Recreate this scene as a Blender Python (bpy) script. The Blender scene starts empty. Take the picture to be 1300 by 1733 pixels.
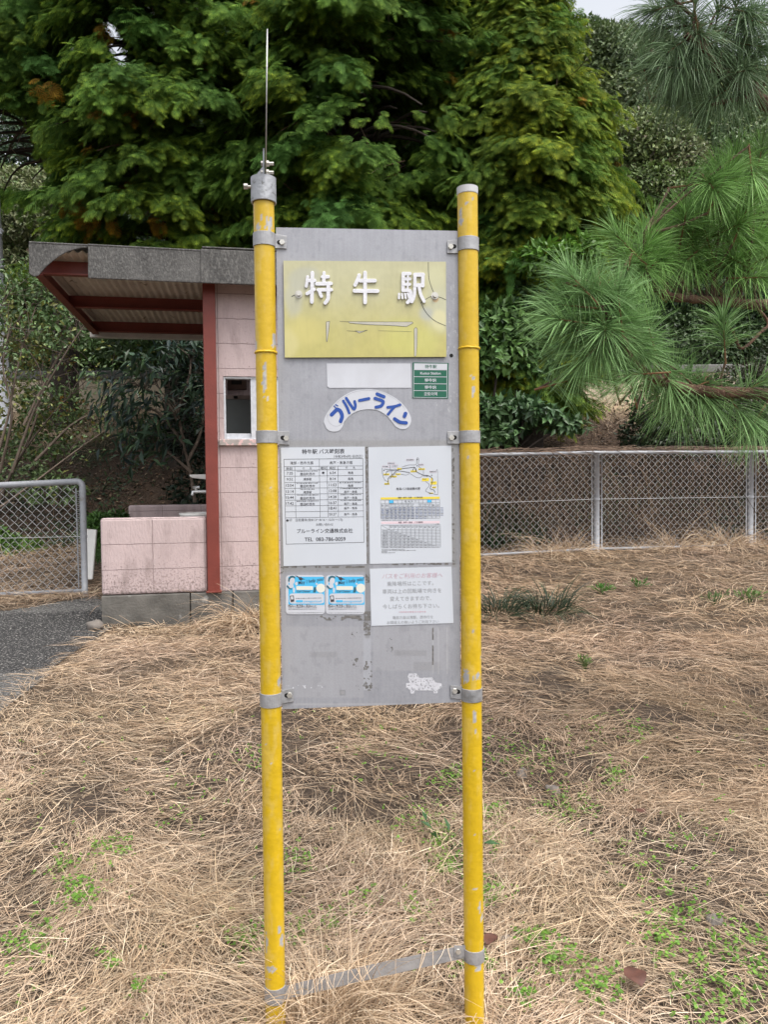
import bpy, math, random
import numpy as np
from mathutils import Vector, Matrix
R = math.radians
sc = bpy.context.scene
COL = sc.collection
random.seed(7)
rng = np.random.default_rng(11)

# ------------------------------------------------------------------ camera
F, CX, CY, ZC = 1300.0, 650.0, 866.5, 1.38
PITCH, ROLL = R(1.95), R(0.59)
fwd = np.array([0, math.cos(PITCH), -math.sin(PITCH)])
_r0 = np.array([1.0, 0, 0]); _u0 = np.array([0, math.sin(PITCH), math.cos(PITCH)])
rgt = math.cos(ROLL) * _r0 - math.sin(ROLL) * _u0
upv = math.sin(ROLL) * _r0 + math.cos(ROLL) * _u0
CAM = np.array([0, 0, ZC])
cd = bpy.data.cameras.new('camera'); co = bpy.data.objects.new('camera', cd); COL.objects.link(co)
mw = Matrix.Identity(4)
for i in range(3):
    mw[i][0] = rgt[i]; mw[i][1] = upv[i]; mw[i][2] = -fwd[i]; mw[i][3] = CAM[i]
co.matrix_world = mw
cd.sensor_fit = 'HORIZONTAL'; cd.sensor_width = 36.0; cd.lens = 36.0 * F / 1300.0
cd.clip_start = 0.05; cd.clip_end = 600
sc.camera = co

# ------------------------------------------------------------------ light
SUN_EL, SUN_AZ = R(64), R(140)          # azimuth clockwise from +Y (the view direction): behind the camera, to the right
w = bpy.data.worlds.new("World"); sc.world = w; w.use_nodes = True
nt = w.node_tree; nt.nodes.clear()
sky = nt.nodes.new('ShaderNodeTexSky'); sky.sky_type = 'NISHITA'; sky.sun_disc = False
sky.sun_elevation = SUN_EL; sky.sun_rotation = SUN_AZ
sky.air_density = 1.0; sky.dust_density = 4.0; sky.ozone_density = 1.0
hs = nt.nodes.new('ShaderNodeHueSaturation'); hs.inputs['Saturation'].default_value = 0.22
bg = nt.nodes.new('ShaderNodeBackground'); bg.inputs['Strength'].default_value = 0.15
wo = nt.nodes.new('ShaderNodeOutputWorld')
nt.links.new(sky.outputs[0], hs.inputs['Color']); nt.links.new(hs.outputs[0], bg.inputs[0]); nt.links.new(bg.outputs[0], wo.inputs[0])
sl = bpy.data.lights.new('sun', 'SUN'); so = bpy.data.objects.new('sun', sl); COL.objects.link(so)
sl.energy = 0.9; sl.angle = R(30); sl.color = (1.0, 0.95, 0.87)
sd = Vector((math.sin(SUN_AZ) * math.cos(SUN_EL), math.cos(SUN_AZ) * math.cos(SUN_EL), math.sin(SUN_EL)))
so.rotation_euler = (-sd).to_track_quat('-Z', 'Y').to_euler(); so.location = (3, -4, 12)
sc.view_settings.view_transform = 'Standard'; sc.view_settings.look = 'None'
sc.view_settings.exposure = 1.04; sc.view_settings.gamma = 1.0

# ------------------------------------------------------------------ noise, rays, terrain
def _h(ix, iy, iz):
    n = (ix * 374761393 + iy * 668265263 + iz * 1442695041) & 0xffffffff
    n = ((n ^ (n >> 13)) * 1274126177) & 0xffffffff
    return ((n ^ (n >> 16)) & 0xffff) / 65535.0

def vn(x, y, z=0.0):
    x, y, z = np.broadcast_arrays(np.asarray(x, float), np.asarray(y, float), np.asarray(z, float))
    xi, yi, zi = np.floor(x).astype(np.int64), np.floor(y).astype(np.int64), np.floor(z).astype(np.int64)
    fx, fy, fz = x - xi, y - yi, z - zi
    fx, fy, fz = fx*fx*(3-2*fx), fy*fy*(3-2*fy), fz*fz*(3-2*fz)
    o = 0
    for a in (0, 1):
        for b in (0, 1):
            for c in (0, 1):
                o = o + _h(xi+a, yi+b, zi+c) * (fx if a else 1-fx) * (fy if b else 1-fy) * (fz if c else 1-fz)
    return o

def fbm(x, y, z=0.0, n=3):
    o, a, t = 0, 1.0, 0
    for i in range(n):
        o = o + a * vn(np.asarray(x) * 2**i + 13.7*i, np.asarray(y) * 2**i + 5.1*i, np.asarray(z) * 2**i); t += a; a *= .5
    return o / t

def sstep(a, b, x):
    t = np.clip((x - a) / (b - a), 0, 1); return t*t*(3-2*t)

def gz(x, y):
    x = np.asarray(x, float); y = np.asarray(y, float)
    t = np.clip(y - 1.9, -6, 7.4)
    z = .055*t + .005*t*t * (t > 0)
    z = z - .035 * (1 - sstep(2.0, 3.4, y))
    z = z - .055 * np.exp(-((x + 1.3)/1.3)**2 - ((y - 5.95)/.5)**2)
    z = z + 2.05 * sstep(9.0, 13.6, y) + .55 * sstep(13.7, 13.85, y) + .24 * np.clip(y - 13.9, 0, 60)
    z = z + .5 * (fbm(x*.35, y*.35, 2) - .5) * sstep(9.4, 10.8, y) * (1 - sstep(12.6, 13.5, y))
    return z

def path_mask(x, y):
    e = PATH_E
    return e(x, y)

def lump(x, y):
    return (0.06 * (fbm(x*1.3, y*1.3, 5) - .5) + .035 * (fbm(x*5, y*5, 9, 2) - .5)) * (1 - sstep(8.8, 9.6, y))

def ray(px, py):
    return fwd * F + rgt * (px - CX) + upv * (CY - py)

def P(px, py, Y):
    d = ray(px, py); return CAM + d * (Y / d[1])

GY = np.arange(.6, 30, .01)
def ground(px, py):
    d = ray(px, py); d = d / d[1]; y = GY; z = CAM[2] + d[2]*y; k = int(np.argmax(z < gz(d[0]*y, y)))
    p = CAM + d * y[k]; return np.array([p[0], p[1], float(gz(p[0], p[1]))])

# ------------------------------------------------------------------ mesh helpers
INV = {}
def mk(name, V, Fs, mat, parent=None, C=None, smooth=False, local=False):
    V = np.asarray(V, float).reshape(-1, 3)
    if parent is not None and not local:
        m = INV[parent.name]; V = V @ m[:3, :3].T + m[:3, 3]
    me = bpy.data.meshes.new(name)
    me.vertices.add(len(V)); me.vertices.foreach_set('co', V.astype(np.float32).ravel())
    Fs = [np.asarray(f, np.int64) for f in Fs if len(f)]
    lv = np.concatenate([f.ravel() for f in Fs]); tot = np.concatenate([np.full(len(f), f.shape[1]) for f in Fs])
    me.loops.add(len(lv)); me.loops.foreach_set('vertex_index', lv.astype(np.int32))
    me.polygons.add(len(tot)); me.polygons.foreach_set('loop_start', np.concatenate([[0], np.cumsum(tot)[:-1]]).astype(np.int32))
    me.polygons.foreach_set('use_smooth', np.full(len(tot), smooth))
    if C is not None:
        C = np.asarray(C, float)
        if C.shape[1] == 3: C = np.concatenate([C, np.ones((len(C), 1))], 1)
        ca = me.color_attributes.new('Col', 'FLOAT_COLOR', 'POINT'); ca.data.foreach_set('color', C.astype(np.float32).ravel())
    me.update(calc_edges=True)
    if mat: me.materials.append(mat)
    o = bpy.data.objects.new(name, me); COL.objects.link(o)
    if parent is not None:
        o.parent = parent; INV[o.name] = INV[parent.name]
    else: INV[o.name] = np.eye(4)
    return o

class M:
    def __init__(s): s.V = []; s.F = {}; s.C = []; s.n = 0
    def add(s, V, Fs, C=None):
        V = np.asarray(V, float).reshape(-1, 3)
        for f in Fs:
            f = np.asarray(f, np.int64)
            if len(f): s.F.setdefault(f.shape[1], []).append(f + s.n)
        s.V.append(V); s.n += len(V)
        s.C.append(np.ones((len(V), 3)) * .5 if C is None else np.broadcast_to(np.asarray(C, float), (len(V), 3)))
        return s
    def box(s, x0, x1, y0, y1, z0, z1, C=None):
        V = [(x, y, z) for z in (z0, z1) for y in (y0, y1) for x in (x0, x1)]
        return s.add(V, [[(0, 2, 3, 1), (4, 5, 7, 6), (0, 1, 5, 4), (2, 6, 7, 3), (0, 4, 6, 2), (1, 3, 7, 5)]], C)
    def tube(s, pts, rad, n=8, C=None, cap=True, ref=None):
        pts = np.asarray(pts, float); k = len(pts); rad = np.broadcast_to(np.asarray(rad, float), (k,))
        T = np.gradient(pts, axis=0); T /= np.linalg.norm(T, axis=1)[:, None] + 1e-12
        r0 = np.array([0, 0, 1.0]) if ref is None else np.asarray(ref, float)
        if abs(T[0] @ r0) > .95 and ref is None: r0 = np.array([0, 1.0, 0])
        V = []
        for i in range(k):
            a = np.cross(T[i], r0); l = np.linalg.norm(a)
            a = a / l if l > 1e-6 else np.array([1.0, 0, 0]); b = np.cross(a, T[i])
            th = np.arange(n) * 2 * math.pi / n
            V.append(pts[i] + rad[i] * (np.cos(th)[:, None] * a + np.sin(th)[:, None] * b))
        V = np.concatenate(V)
        j = np.arange(n); q = [np.stack([i*n + j, i*n + (j+1) % n, (i+1)*n + (j+1) % n, (i+1)*n + j], 1) for i in range(k-1)]
        Fs = [np.concatenate(q)]
        if cap and n > 2: Fs += [[tuple(range(n))][::-1], [tuple((k-1)*n + jj for jj in reversed(range(n)))]]
        if C is not None and np.ndim(C) == 2 and len(C) == k: C = np.repeat(C, n, 0)
        return s.add(V, Fs, C)
    def prism(s, front, back, C=None):          # two loops of corresponding points
        a = np.asarray(front); b = np.asarray(back); n = len(a); j = np.arange(n)
        return s.add(np.concatenate([a, b]), [[tuple(range(n))], [tuple(n + k for k in reversed(range(n)))],
                     np.stack([j, j + n, (j+1) % n + n, (j+1) % n], 1)], C)
    def build(s, name, mat, parent=None, smooth=False, local=False, bevel=0, seg=2):
        o = mk(name, np.concatenate(s.V), [np.concatenate(f) for f in s.F.values()], mat, parent, np.concatenate(s.C), smooth, local)
        if bevel:
            b = o.modifiers.new('bevel', 'BEVEL'); b.width = bevel; b.segments = seg; b.limit_method = 'ANGLE'
        return o

def tag(o, label, cat, group=None):
    o['label'] = label; o['category'] = cat
    if group: o['group'] = group
    return o
def thing(name, label, cat, loc=(0, 0, 0), rz=0.0, group=None):
    o = bpy.data.objects.new(name, None); COL.objects.link(o); o.empty_display_size = .1
    o.location = tuple(float(v) for v in loc); o.rotation_euler = (0, 0, rz)
    m = Matrix.Translation(o.location) @ Matrix.Rotation(rz, 4, 'Z')
    INV[o.name] = np.array(m.inverted())
    return tag(o, label, cat, group)
def kind(o, k): o['kind'] = k; return o

# ------------------------------------------------------------------ materials
def mat(name, c1, c2=None, scale=8, rough=.7, metal=0.0, bump=0.0, bscale=60, attr=False, spec=.4, vary=.25, translucent=0.0,
        detail=4, c3=None, s3=40, t3=(.6, .7), coords='Object', stretch=(1, 1, 1)):
    m = bpy.data.materials.new(name); m.use_nodes = True; t = m.node_tree; N = t.nodes; L = t.links
    b = N['Principled BSDF']; b.inputs['Roughness'].default_value = rough; b.inputs['Metallic'].default_value = metal
    b.inputs['Specular IOR Level'].default_value = spec
    tc = N.new('ShaderNodeTexCoord'); mp = N.new('ShaderNodeMapping'); mp.inputs['Scale'].default_value = stretch
    L.new(tc.outputs[coords], mp.inputs[0])
    no = N.new('ShaderNodeTexNoise'); no.inputs['Scale'].default_value = scale; no.inputs['Detail'].default_value = detail
    L.new(mp.outputs[0], no.inputs['Vector'])
    rp = N.new('ShaderNodeValToRGB'); rp.color_ramp.elements[0].position = .3; rp.color_ramp.elements[1].position = .7
    if attr:
        at = N.new('ShaderNodeAttribute'); at.attribute_name = 'Col'
        rp.color_ramp.elements[0].color = (1-vary,)*3 + (1,); rp.color_ramp.elements[1].color = (1+vary,)*3 + (1,)
        mx = N.new('ShaderNodeMix'); mx.data_type = 'RGBA'; mx.blend_type = 'MULTIPLY'; mx.inputs[0].default_value = 1
        L.new(no.outputs['Fac'], rp.inputs[0]); L.new(at.outputs['Color'], mx.inputs[6]); L.new(rp.outputs[0], mx.inputs[7]); col = mx.outputs[2]
    else:
        rp.color_ramp.elements[0].color = tuple(c1) + (1,); rp.color_ramp.elements[1].color = tuple(c2 or c1) + (1,)
        L.new(no.outputs['Fac'], rp.inputs[0]); col = rp.outputs[0]
    if c3 is not None:
        n3 = N.new('ShaderNodeTexNoise'); n3.inputs['Scale'].default_value = s3; n3.inputs['Detail'].default_value = 6
        L.new(mp.outputs[0], n3.inputs['Vector'])
        r3 = N.new('ShaderNodeValToRGB'); r3.color_ramp.elements[0].position = t3[0]; r3.color_ramp.elements[1].position = t3[1]
        L.new(n3.outputs['Fac'], r3.inputs[0])
        mx = N.new('ShaderNodeMix'); mx.data_type = 'RGBA'; L.new(r3.outputs[0], mx.inputs[0]); L.new(col, mx.inputs[6])
        mx.inputs[7].default_value = tuple(c3) + (1,); col = mx.outputs[2]
    L.new(col, b.inputs['Base Color'])
    if bump:
        nb = N.new('ShaderNodeTexNoise'); nb.inputs['Scale'].default_value = bscale; nb.inputs['Detail'].default_value = 5
        L.new(mp.outputs[0], nb.inputs['Vector'])
        bp = N.new('ShaderNodeBump'); bp.inputs['Strength'].default_value = bump; bp.inputs['Distance'].default_value = .02
        L.new(nb.outputs['Fac'], bp.inputs['Height']); L.new(bp.outputs[0], b.inputs['Normal'])
    if translucent:
        tr = N.new('ShaderNodeBsdfTranslucent'); ms = N.new('ShaderNodeMixShader'); ms.inputs[0].default_value = translucent
        L.new(col, tr.inputs[0]); L.new(b.outputs[0], ms.inputs[1]); L.new(tr.outputs[0], ms.inputs[2])
        L.new(ms.outputs[0], N['Material Output'].inputs[0])
    m['col_socket'] = 0
    return m

def norm(a): return a / (np.linalg.norm(a, axis=-1, keepdims=True) + 1e-12)
def frame(D, U):
    X = norm(D); Y = norm(np.cross(U, X)); return X, Y, np.cross(X, Y)
def scatter(T, TF, Tb, pos, X, Y, Z, s, cA, cB):
    T = np.asarray(T, float); TF = np.asarray(TF); Tb = np.asarray(Tb, float); n, k = len(pos), len(T)
    s = np.broadcast_to(np.asarray(s, float), (n,))
    V = pos[:, None] + s[:, None, None] * (T[None, :, 0:1]*X[:, None] + T[None, :, 1:2]*Y[:, None] + T[None, :, 2:3]*Z[:, None])
    Fq = (TF[None] + (np.arange(n)*k)[:, None, None]).reshape(-1, TF.shape[1])
    cA = np.broadcast_to(cA, (n, 3)); cB = np.broadcast_to(cB, (n, 3))
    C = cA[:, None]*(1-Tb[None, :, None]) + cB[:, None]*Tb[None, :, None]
    return V.reshape(-1, 3), [Fq], C.reshape(-1, 3)
def rdir(n): return norm(rng.normal(size=(n, 3)))
def crom(pts, n=8):
    p = np.asarray(pts, float)
    if len(p) < 3: return p
    q = np.concatenate([[2*p[0]-p[1]], p, [2*p[-1]-p[-2]]]); o = []
    for i in range(1, len(q)-2):
        for t in np.arange(n)/n:
            o.append(.5*((2*q[i]) + (-q[i-1]+q[i+1])*t + (2*q[i-1]-5*q[i]+4*q[i+1]-q[i+2])*t*t + (-q[i-1]+3*q[i]-3*q[i+1]+q[i+2])*t**3))
    return np.array(o + [p[-1]])
m_dark = mat('black_and_gap_shade', (.01, .01, .01), rough=.9)  # near black; also painted as the shade in the hole and slots
# ------------------------------------------------------------------ ground, path, wall, far hill
def inpoly(x, y, poly):
    x = np.asarray(x); y = np.asarray(y); c = np.zeros(x.shape, bool); n = len(poly)
    for i in range(n):
        x1, y1 = poly[i]; x2, y2 = poly[(i+1) % n]
        k = ((y1 > y) != (y2 > y)) & (x < (x2-x1)*(y-y1)/(y2-y1+1e-12) + x1); c ^= k
    return c
_pp = [(-60, 1262), (0, 1203), (50, 1170), (105, 1122), (160, 1088), (180, 1070), (172, 1052), (176, 1030), (168, 1010), (100, 1021), (50, 1030), (0, 1037)]
PATH = [tuple(ground(a, b)[:2]) for a, b in _pp] + [(-9.0, 7.1), (-9.0, 2.6)]
def path_dist(x, y):          # signed-ish: inside test with a ragged edge
    j = .10 * (fbm(np.asarray(x)*4, np.asarray(y)*4, 3) - .5)
    return inpoly(np.asarray(x) + j, np.asarray(y) + j, PATH)

xs = np.concatenate([np.linspace(-160, -9, 40), np.arange(-8.6, -4.5, .25), np.arange(-4.3, 5.0, .05), np.arange(5.1, 9.2, .3), np.linspace(10, 160, 40)])
ys = np.concatenate([np.linspace(-60, .2, 30), np.arange(.4, 9.6, .05), np.arange(9.65, 15, .1), np.linspace(15.3, 160, 70)])
gx, gy = np.meshgrid(xs, ys); H = gz(gx, gy) + lump(gx, gy) * (~path_dist(gx, gy))
nx, ny = len(xs), len(ys)
V = np.stack([gx, gy, H], 2).reshape(-1, 3)
i, j = np.meshgrid(np.arange(nx-1), np.arange(ny-1)); a = (j*nx + i).ravel()
Fq = np.stack([a, a+1, a+1+nx, a+nx], 1)
n1 = fbm(gx*2.2, gy*2.2, 1); n2 = fbm(gx*7, gy*7, 4); n3 = fbm(gx*.9, gy*.9, 8)
def lerp(c1, c2, t): return np.asarray(c1)*(1-t[..., None]) + np.asarray(c2)*t[..., None]
shaded_thatch = lerp((.10, .07, .045), (.05, .035, .024), np.clip(n2*1.5-.2, 0, 1))  # ground under the thatch, darkened so the gaps read as shade
soil = lerp((.035, .024, .017), (.085, .06, .042), n2)
bare = sstep(.52, .62, n1) * (gy < 5) * (gx > -1.6)
Cg = shaded_thatch*(1-bare[..., None]) + soil*bare[..., None]
slope = lerp((.040, .026, .018), (.085, .055, .036), np.clip(n2*1.3-.1, 0, 1))
slope = slope*(1-sstep(.5, .62, n3)[..., None]) + np.array((.030, .036, .016))*sstep(.5, .62, n3)[..., None]
dryup = lerp((.55, .42, .28), (.36, .27, .17), n2)
k = sstep(8.9, 9.5, gy + .5*(n3-.5))[..., None]; Cg = Cg*(1-k) + slope*k
k = (sstep(11.9, 12.7, gy + 1.1*(n3-.5)) * (1 - sstep(14, 14.5, gy)))[..., None]; Cg = Cg*(1-k) + dryup*k
k = sstep(14, 14.6, gy)[..., None]; Cg = Cg*(1-k) + np.array((.030, .040, .018))*k
m_ground = mat('soil_and_straw', 0, attr=True, scale=70, rough=.95, bump=1.0, bscale=60, vary=.6)
ground_o = kind(mk('ground', V, [Fq], m_ground, C=Cg.reshape(-1, 3), smooth=True), 'structure')

# asphalt path
st = .04
px_, py_ = np.meshgrid(np.arange(-9, -1.3, st), np.arange(2.4, 7.6, st))
ins = path_dist(px_ + st/2, py_ + st/2)
nx2 = px_.shape[1]
V = np.stack([px_, py_, gz(px_, py_) + .012], 2).reshape(-1, 3)
jj, ii = np.nonzero(ins[:-1, :-1]); a = jj*nx2 + ii
fq = np.stack([a, a+1, a+1+nx2, a+nx2], 1)
wn = fbm(px_*1.2, py_*3, 3); crack = np.abs(fbm(px_*1.1, py_*1.1, 21) - .5)
Ca = lerp((.035, .034, .034), (.095, .092, .088), sstep(.40, .62, wn))
Ca = Ca * (1 - .6 * (crack < .006))[..., None]
used = np.unique(fq); rm = -np.ones(len(V), int); rm[used] = np.arange(len(used))
m_asph = mat('worn_asphalt', 0, attr=True, scale=60, rough=.95, bump=1.0, bscale=70, vary=.75, c3=(.32, .305, .285), s3=75, t3=(.56, .66), detail=2)
kind(mk('path', V[used], [rm[fq]], m_asph, C=Ca.reshape(-1, 3)[used], smooth=True), 'structure')

# retaining wall on the bank
m_conc = mat('old_concrete', (.74, .63, .48), (.52, .45, .35), scale=2.2, rough=.9, bump=.3, bscale=30, c3=(.10, .09, .075), s3=5, t3=(.6, .7))
m_cap = mat('concrete_coping', (.21, .205, .195), (.13, .13, .125), scale=3, rough=.9, bump=.3, bscale=30)
rw = thing('retaining_wall', 'long low tan concrete retaining wall with grey coping on top of the bank', 'retaining wall', (0, 13.6, 2.5))
M().box(-16, 16, 13.6, 13.85, 2.2, 3.30).build('wall', m_conc, rw)
M().box(-16, 16, 13.55, 13.9, 3.302, 3.45).build('coping', m_cap, rw, bevel=.02)
# ------------------------------------------------------------------ small pink block building
BY = R(10.3)
B0 = P(172, 1008, 6.03); ew = np.array([math.cos(BY), math.sin(BY), 0]); ed = np.array([-math.sin(BY), math.cos(BY), 0])
def BL(px, py, d=0.0):
    dr = ray(px, py); o = B0 + ed*d; t = ((o - CAM) @ ed)/(dr @ ed); p = CAM + dr*t - B0; return float(p @ ew), float(p[2])
bld = thing('restroom_building', 'small pink concrete block restroom with red post and corrugated canopy roof', 'building', B0, BY)

def block_mat(name, c1, c2, dirt, xo=0.0):
    m = mat(name, c1, c2, scale=3.5, rough=.85, bump=.3, bscale=70, c3=dirt, s3=9, t3=(.52, .80), stretch=(1, 1, .3))
    t = m.node_tree; N = t.nodes; L = t.links; b = N['Principled BSDF']
    tc = N.new('ShaderNodeTexCoord'); sx = N.new('ShaderNodeSeparateXYZ'); cx = N.new('ShaderNodeCombineXYZ'); L.new(tc.outputs['Object'], sx.inputs[0])
    ad = N.new('ShaderNodeMath'); ad.operation = 'ADD'; L.new(sx.outputs[0], ad.inputs[0]); L.new(sx.outputs[1], ad.inputs[1])
    L.new(ad.outputs[0], cx.inputs[0]); L.new(sx.outputs[2], cx.inputs[1])
    br = N.new('ShaderNodeTexBrick'); br.offset = 0; br.inputs['Scale'].default_value = 1; br.inputs['Brick Width'].default_value = .402; br.inputs['Row Height'].default_value = .2
    br.inputs['Mortar Size'].default_value = .003; br.inputs['Mortar Smooth'].default_value = .3
    br.inputs['Color1'].default_value = br.inputs['Color2'].default_value = (1, 1, 1, 1); br.inputs['Mortar'].default_value = (0, 0, 0, 1)
    nz = N.new('ShaderNodeTexNoise'); nz.inputs['Scale'].default_value = 14; nz.inputs['Detail'].default_value = 3; L.new(tc.outputs['Object'], nz.inputs['Vector'])
    sc_ = N.new('ShaderNodeVectorMath'); sc_.operation = 'MULTIPLY_ADD'; sc_.inputs[1].default_value = (.012, .012, 0); L.new(nz.outputs['Color'], sc_.inputs[0]); ax_ = N.new('ShaderNodeVectorMath'); ax_.operation = 'ADD'; ax_.inputs[1].default_value = (xo, -.006, 0); L.new(cx.outputs[0], ax_.inputs[0]); L.new(ax_.outputs[0], sc_.inputs[2]); L.new(sc_.outputs[0], br.inputs['Vector'])
    src = b.inputs['Base Color'].links[0].from_socket
    # grime specks, thicker near the foot of the wall
    n2 = N.new('ShaderNodeTexNoise'); n2.inputs['Scale'].default_value = 55; n2.inputs['Detail'].default_value = 6; n2.inputs['Roughness'].default_value = .7; L.new(tc.outputs['Object'], n2.inputs['Vector'])
    mr = N.new('ShaderNodeMapRange'); mr.inputs[1].default_value = 0; mr.inputs[2].default_value = .35; mr.inputs[3].default_value = .16; mr.inputs[4].default_value = .0; L.new(sx.outputs[2], mr.inputs[0])
    a2 = N.new('ShaderNodeMath'); a2.operation = 'ADD'; L.new(n2.outputs['Fac'], a2.inputs[0]); L.new(mr.outputs[0], a2.inputs[1])
    r2 = N.new('ShaderNodeValToRGB'); r2.color_ramp.elements[0].position = .60; r2.color_ramp.elements[1].position = .74; L.new(a2.outputs[0], r2.inputs[0])
    m2 = N.new('ShaderNodeMix'); m2.data_type = 'RGBA'; L.new(r2.outputs[0], m2.inputs[0]); L.new(src, m2.inputs[6]); m2.inputs[7].default_value = tuple(np.array(dirt)*.75) + (1,)
    mx = N.new('ShaderNodeMix'); mx.data_type = 'RGBA'; L.new(br.outputs['Color'], mx.inputs[0]); mx.inputs[6].default_value = (.26, .20, .195, 1); L.new(m2.outputs[2], mx.inputs[7])  # joint colour darkened for groove shadow as well as dirt
    L.new(mx.outputs[2], b.inputs['Base Color'])
    bp = N.new('ShaderNodeBump'); bp.inputs['Strength'].default_value = .7; bp.inputs['Distance'].default_value = .006; L.new(br.outputs['Color'], bp.inputs['Height'])
    old = b.inputs['Normal'].links[0].from_node; L.new(old.outputs[0], bp.inputs['Normal']); L.new(bp.outputs[0], b.inputs['Normal'])
    return m
m_blk = block_mat('pink_painted_block', (.53, .42, .415), (.46, .365, .36), (.29, .225, .215))
m_blk2 = block_mat('pink_painted_wall_block', (.53, .42, .415), (.46, .365, .36), (.29, .225, .215), .24)
m_found = mat('foundation_concrete', (.075, .071, .064), (.17, .16, .145), scale=5, rough=.9, bump=.3, bscale=50, c3=(.34, .34, .33), s3=7, t3=(.66, .74))
m_red = mat('red_oxide_paint', (.20, .042, .030), (.155, .033, .024), scale=7, rough=.5, bump=.1, bscale=60)
m_dred = mat('dark_red_paint', (.20, .045, .035), (.15, .035, .028), scale=7, rough=.55)
m_fasc = mat('weathered_fibre_cement', (.062, .060, .058), (.12, .116, .112), scale=7, rough=.95, bump=.5, bscale=90, c3=(.175, .17, .16), s3=60, t3=(.48, .74), stretch=(1, 1, .5))
m_corr = mat('corrugated_sheet', (.62, .55, .46), (.52, .45, .37), scale=5, rough=.7, c3=(.22, .17, .12), s3=7, t3=(.64, .74))
m_alu = mat('aluminium_frame', (.62, .63, .66), (.50, .51, .54), scale=30, rough=.35, metal=.2)
m_pvc = mat('white_ceramic', (.70, .69, .66), (.60, .59, .56), scale=20, rough=.25)

s_end = BL(738, 900)[0]; s_p0, s_p1 = BL(346.5, 700)[0], BL(367.5, 700)[0]; z_low = BL(200, 877)[1]; z_sill = BL(400, 754)[1]; z_hd = BL(400, 636)[1]
zroof = 1.762 + ZC - B0[2]; D2 = 2.25
zg = -.6
M().box(0, BL(322.5, 1030)[0]-.004, -.02, .15, zg, -.003).build('foundation', m_found, bld, local=True, bevel=.006)
M().box(BL(322.5, 1030)[0]+.004, BL(394.5, 1030)[0]-.004, -.018, .15, zg, -.004).build('foundation', m_found, bld, local=True, bevel=.006)
M().box(BL(394.5, 1030)[0]+.004, s_end+.02, -.02, D2+.1, zg, -.003).build('foundation', m_found, bld, local=True, bevel=.006)
fw = M().box(0, s_p0-.002, 0, .12, 0, z_low).build('screen_wall', m_blk, bld, local=True, bevel=.022, seg=3)
sb0 = BL(217, 866, D2-.1)[0]; zb = BL(280, 854.5, D2-.1)[1]
M().box(sb0, s_p0+.3, D2-.1, D2+.02, zg, zb).build('screen_wall', m_blk, bld, local=True, bevel=.022, seg=3)
# front wall round the window opening
sw0, sw1 = BL(378.5, 690)[0], BL(478, 690)[0]; sq = s_p0+.02
wl = M(); T_ = .13; zt = zroof - .13
wl.box(sq, sw0, .03, T_, 0, zt); wl.box(sw1, s_end, .03, T_, 0, zt); wl.box(sw0, sw1, .03, T_, 0, z_sill); wl.box(sw0, sw1, .03, T_, z_hd, zt)
wl.box(sq, sq+.12, T_, .5, 0, zt); wl.box(sq, sq+.12, 1.9, D2, 0, zt); wl.box(sq, sq+.12, .5, 1.9, 2.2, zt)       # side wall; its wide entrance is added to let light in
wl.box(s_end-.12, s_end, T_, D2, 0, zt-.45); wl.box(sq, s_end, D2, D2+.1, 0, zt)  # right wall stops short: an added gap that lets light inside
wl.build('wall', m_blk2, bld, local=True)
M().box(sq+.12, s_end-.12, T_, D2, -.05, -.002).build('interior_floor', m_found, bld, local=True)
# sill, header, window
zs1 = BL(400, 743.5)[1]
M().box(BL(371, 750)[0], sw1+.03, -.005, .11, z_sill, zs1).build('window_sill', mat('chipped_sill', (.42, .37, .35), (.30, .27, .25), scale=18, rough=.9, c3=(.62, .42, .40), s3=25, t3=(.55, .6)), bld, local=True, bevel=.004)
win = M(); fw_ = .016
win.box(sw0, sw0+fw_, .045, .12, zs1, z_hd); win.box(sw1-fw_, sw1, .045, .12, zs1, z_hd); win.box(sw0+fw_, sw1-fw_, .045, .12, z_hd-.018, z_hd); win.box(sw0+fw_, sw1-fw_, .045, .12, zs1, zs1+.012)
win_o = win.build('window', m_alu, bld, local=True, bevel=.002)
s_st0, s_st1 = BL(424.5, 690, .06)[0], BL(434, 690, .06)[0]; zr = BL(400, 733.5, .06)[1]
m = M(); z0_, z1_ = zs1+.012, z_hd-.018
m.box(s_st0, s_st1, .05, .075, z0_, z1_); m.box(sw1-fw_-.04, sw1-fw_, .05, .075, z0_, z1_); m.box(s_st1, sw1-fw_-.04, .05, .075, z1_-.04, z1_); m.box(s_st1, sw1-fw_-.04, .05, .075, z0_, zr)
sash = m.build('sash', m_alu, win_o, local=True, bevel=.002)
gl = bpy.data.materials.new('frosted_glass'); gl.use_nodes = True; g_ = gl.node_tree.nodes['Principled BSDF']; g_.inputs['Base Color'].default_value = (.30, .34, .38, 1); g_.inputs['Roughness'].default_value = .18
M().box(s_st1, sw1-fw_-.04, .060, .065, zr, z1_-.04).build('pane', gl, win_o, local=True)
m = M(); m.box(sw0+fw_, s_st0, .085, .105, z0_, zr); m.build('lower_rail', m_alu, win_o, local=True, bevel=.002)
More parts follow.
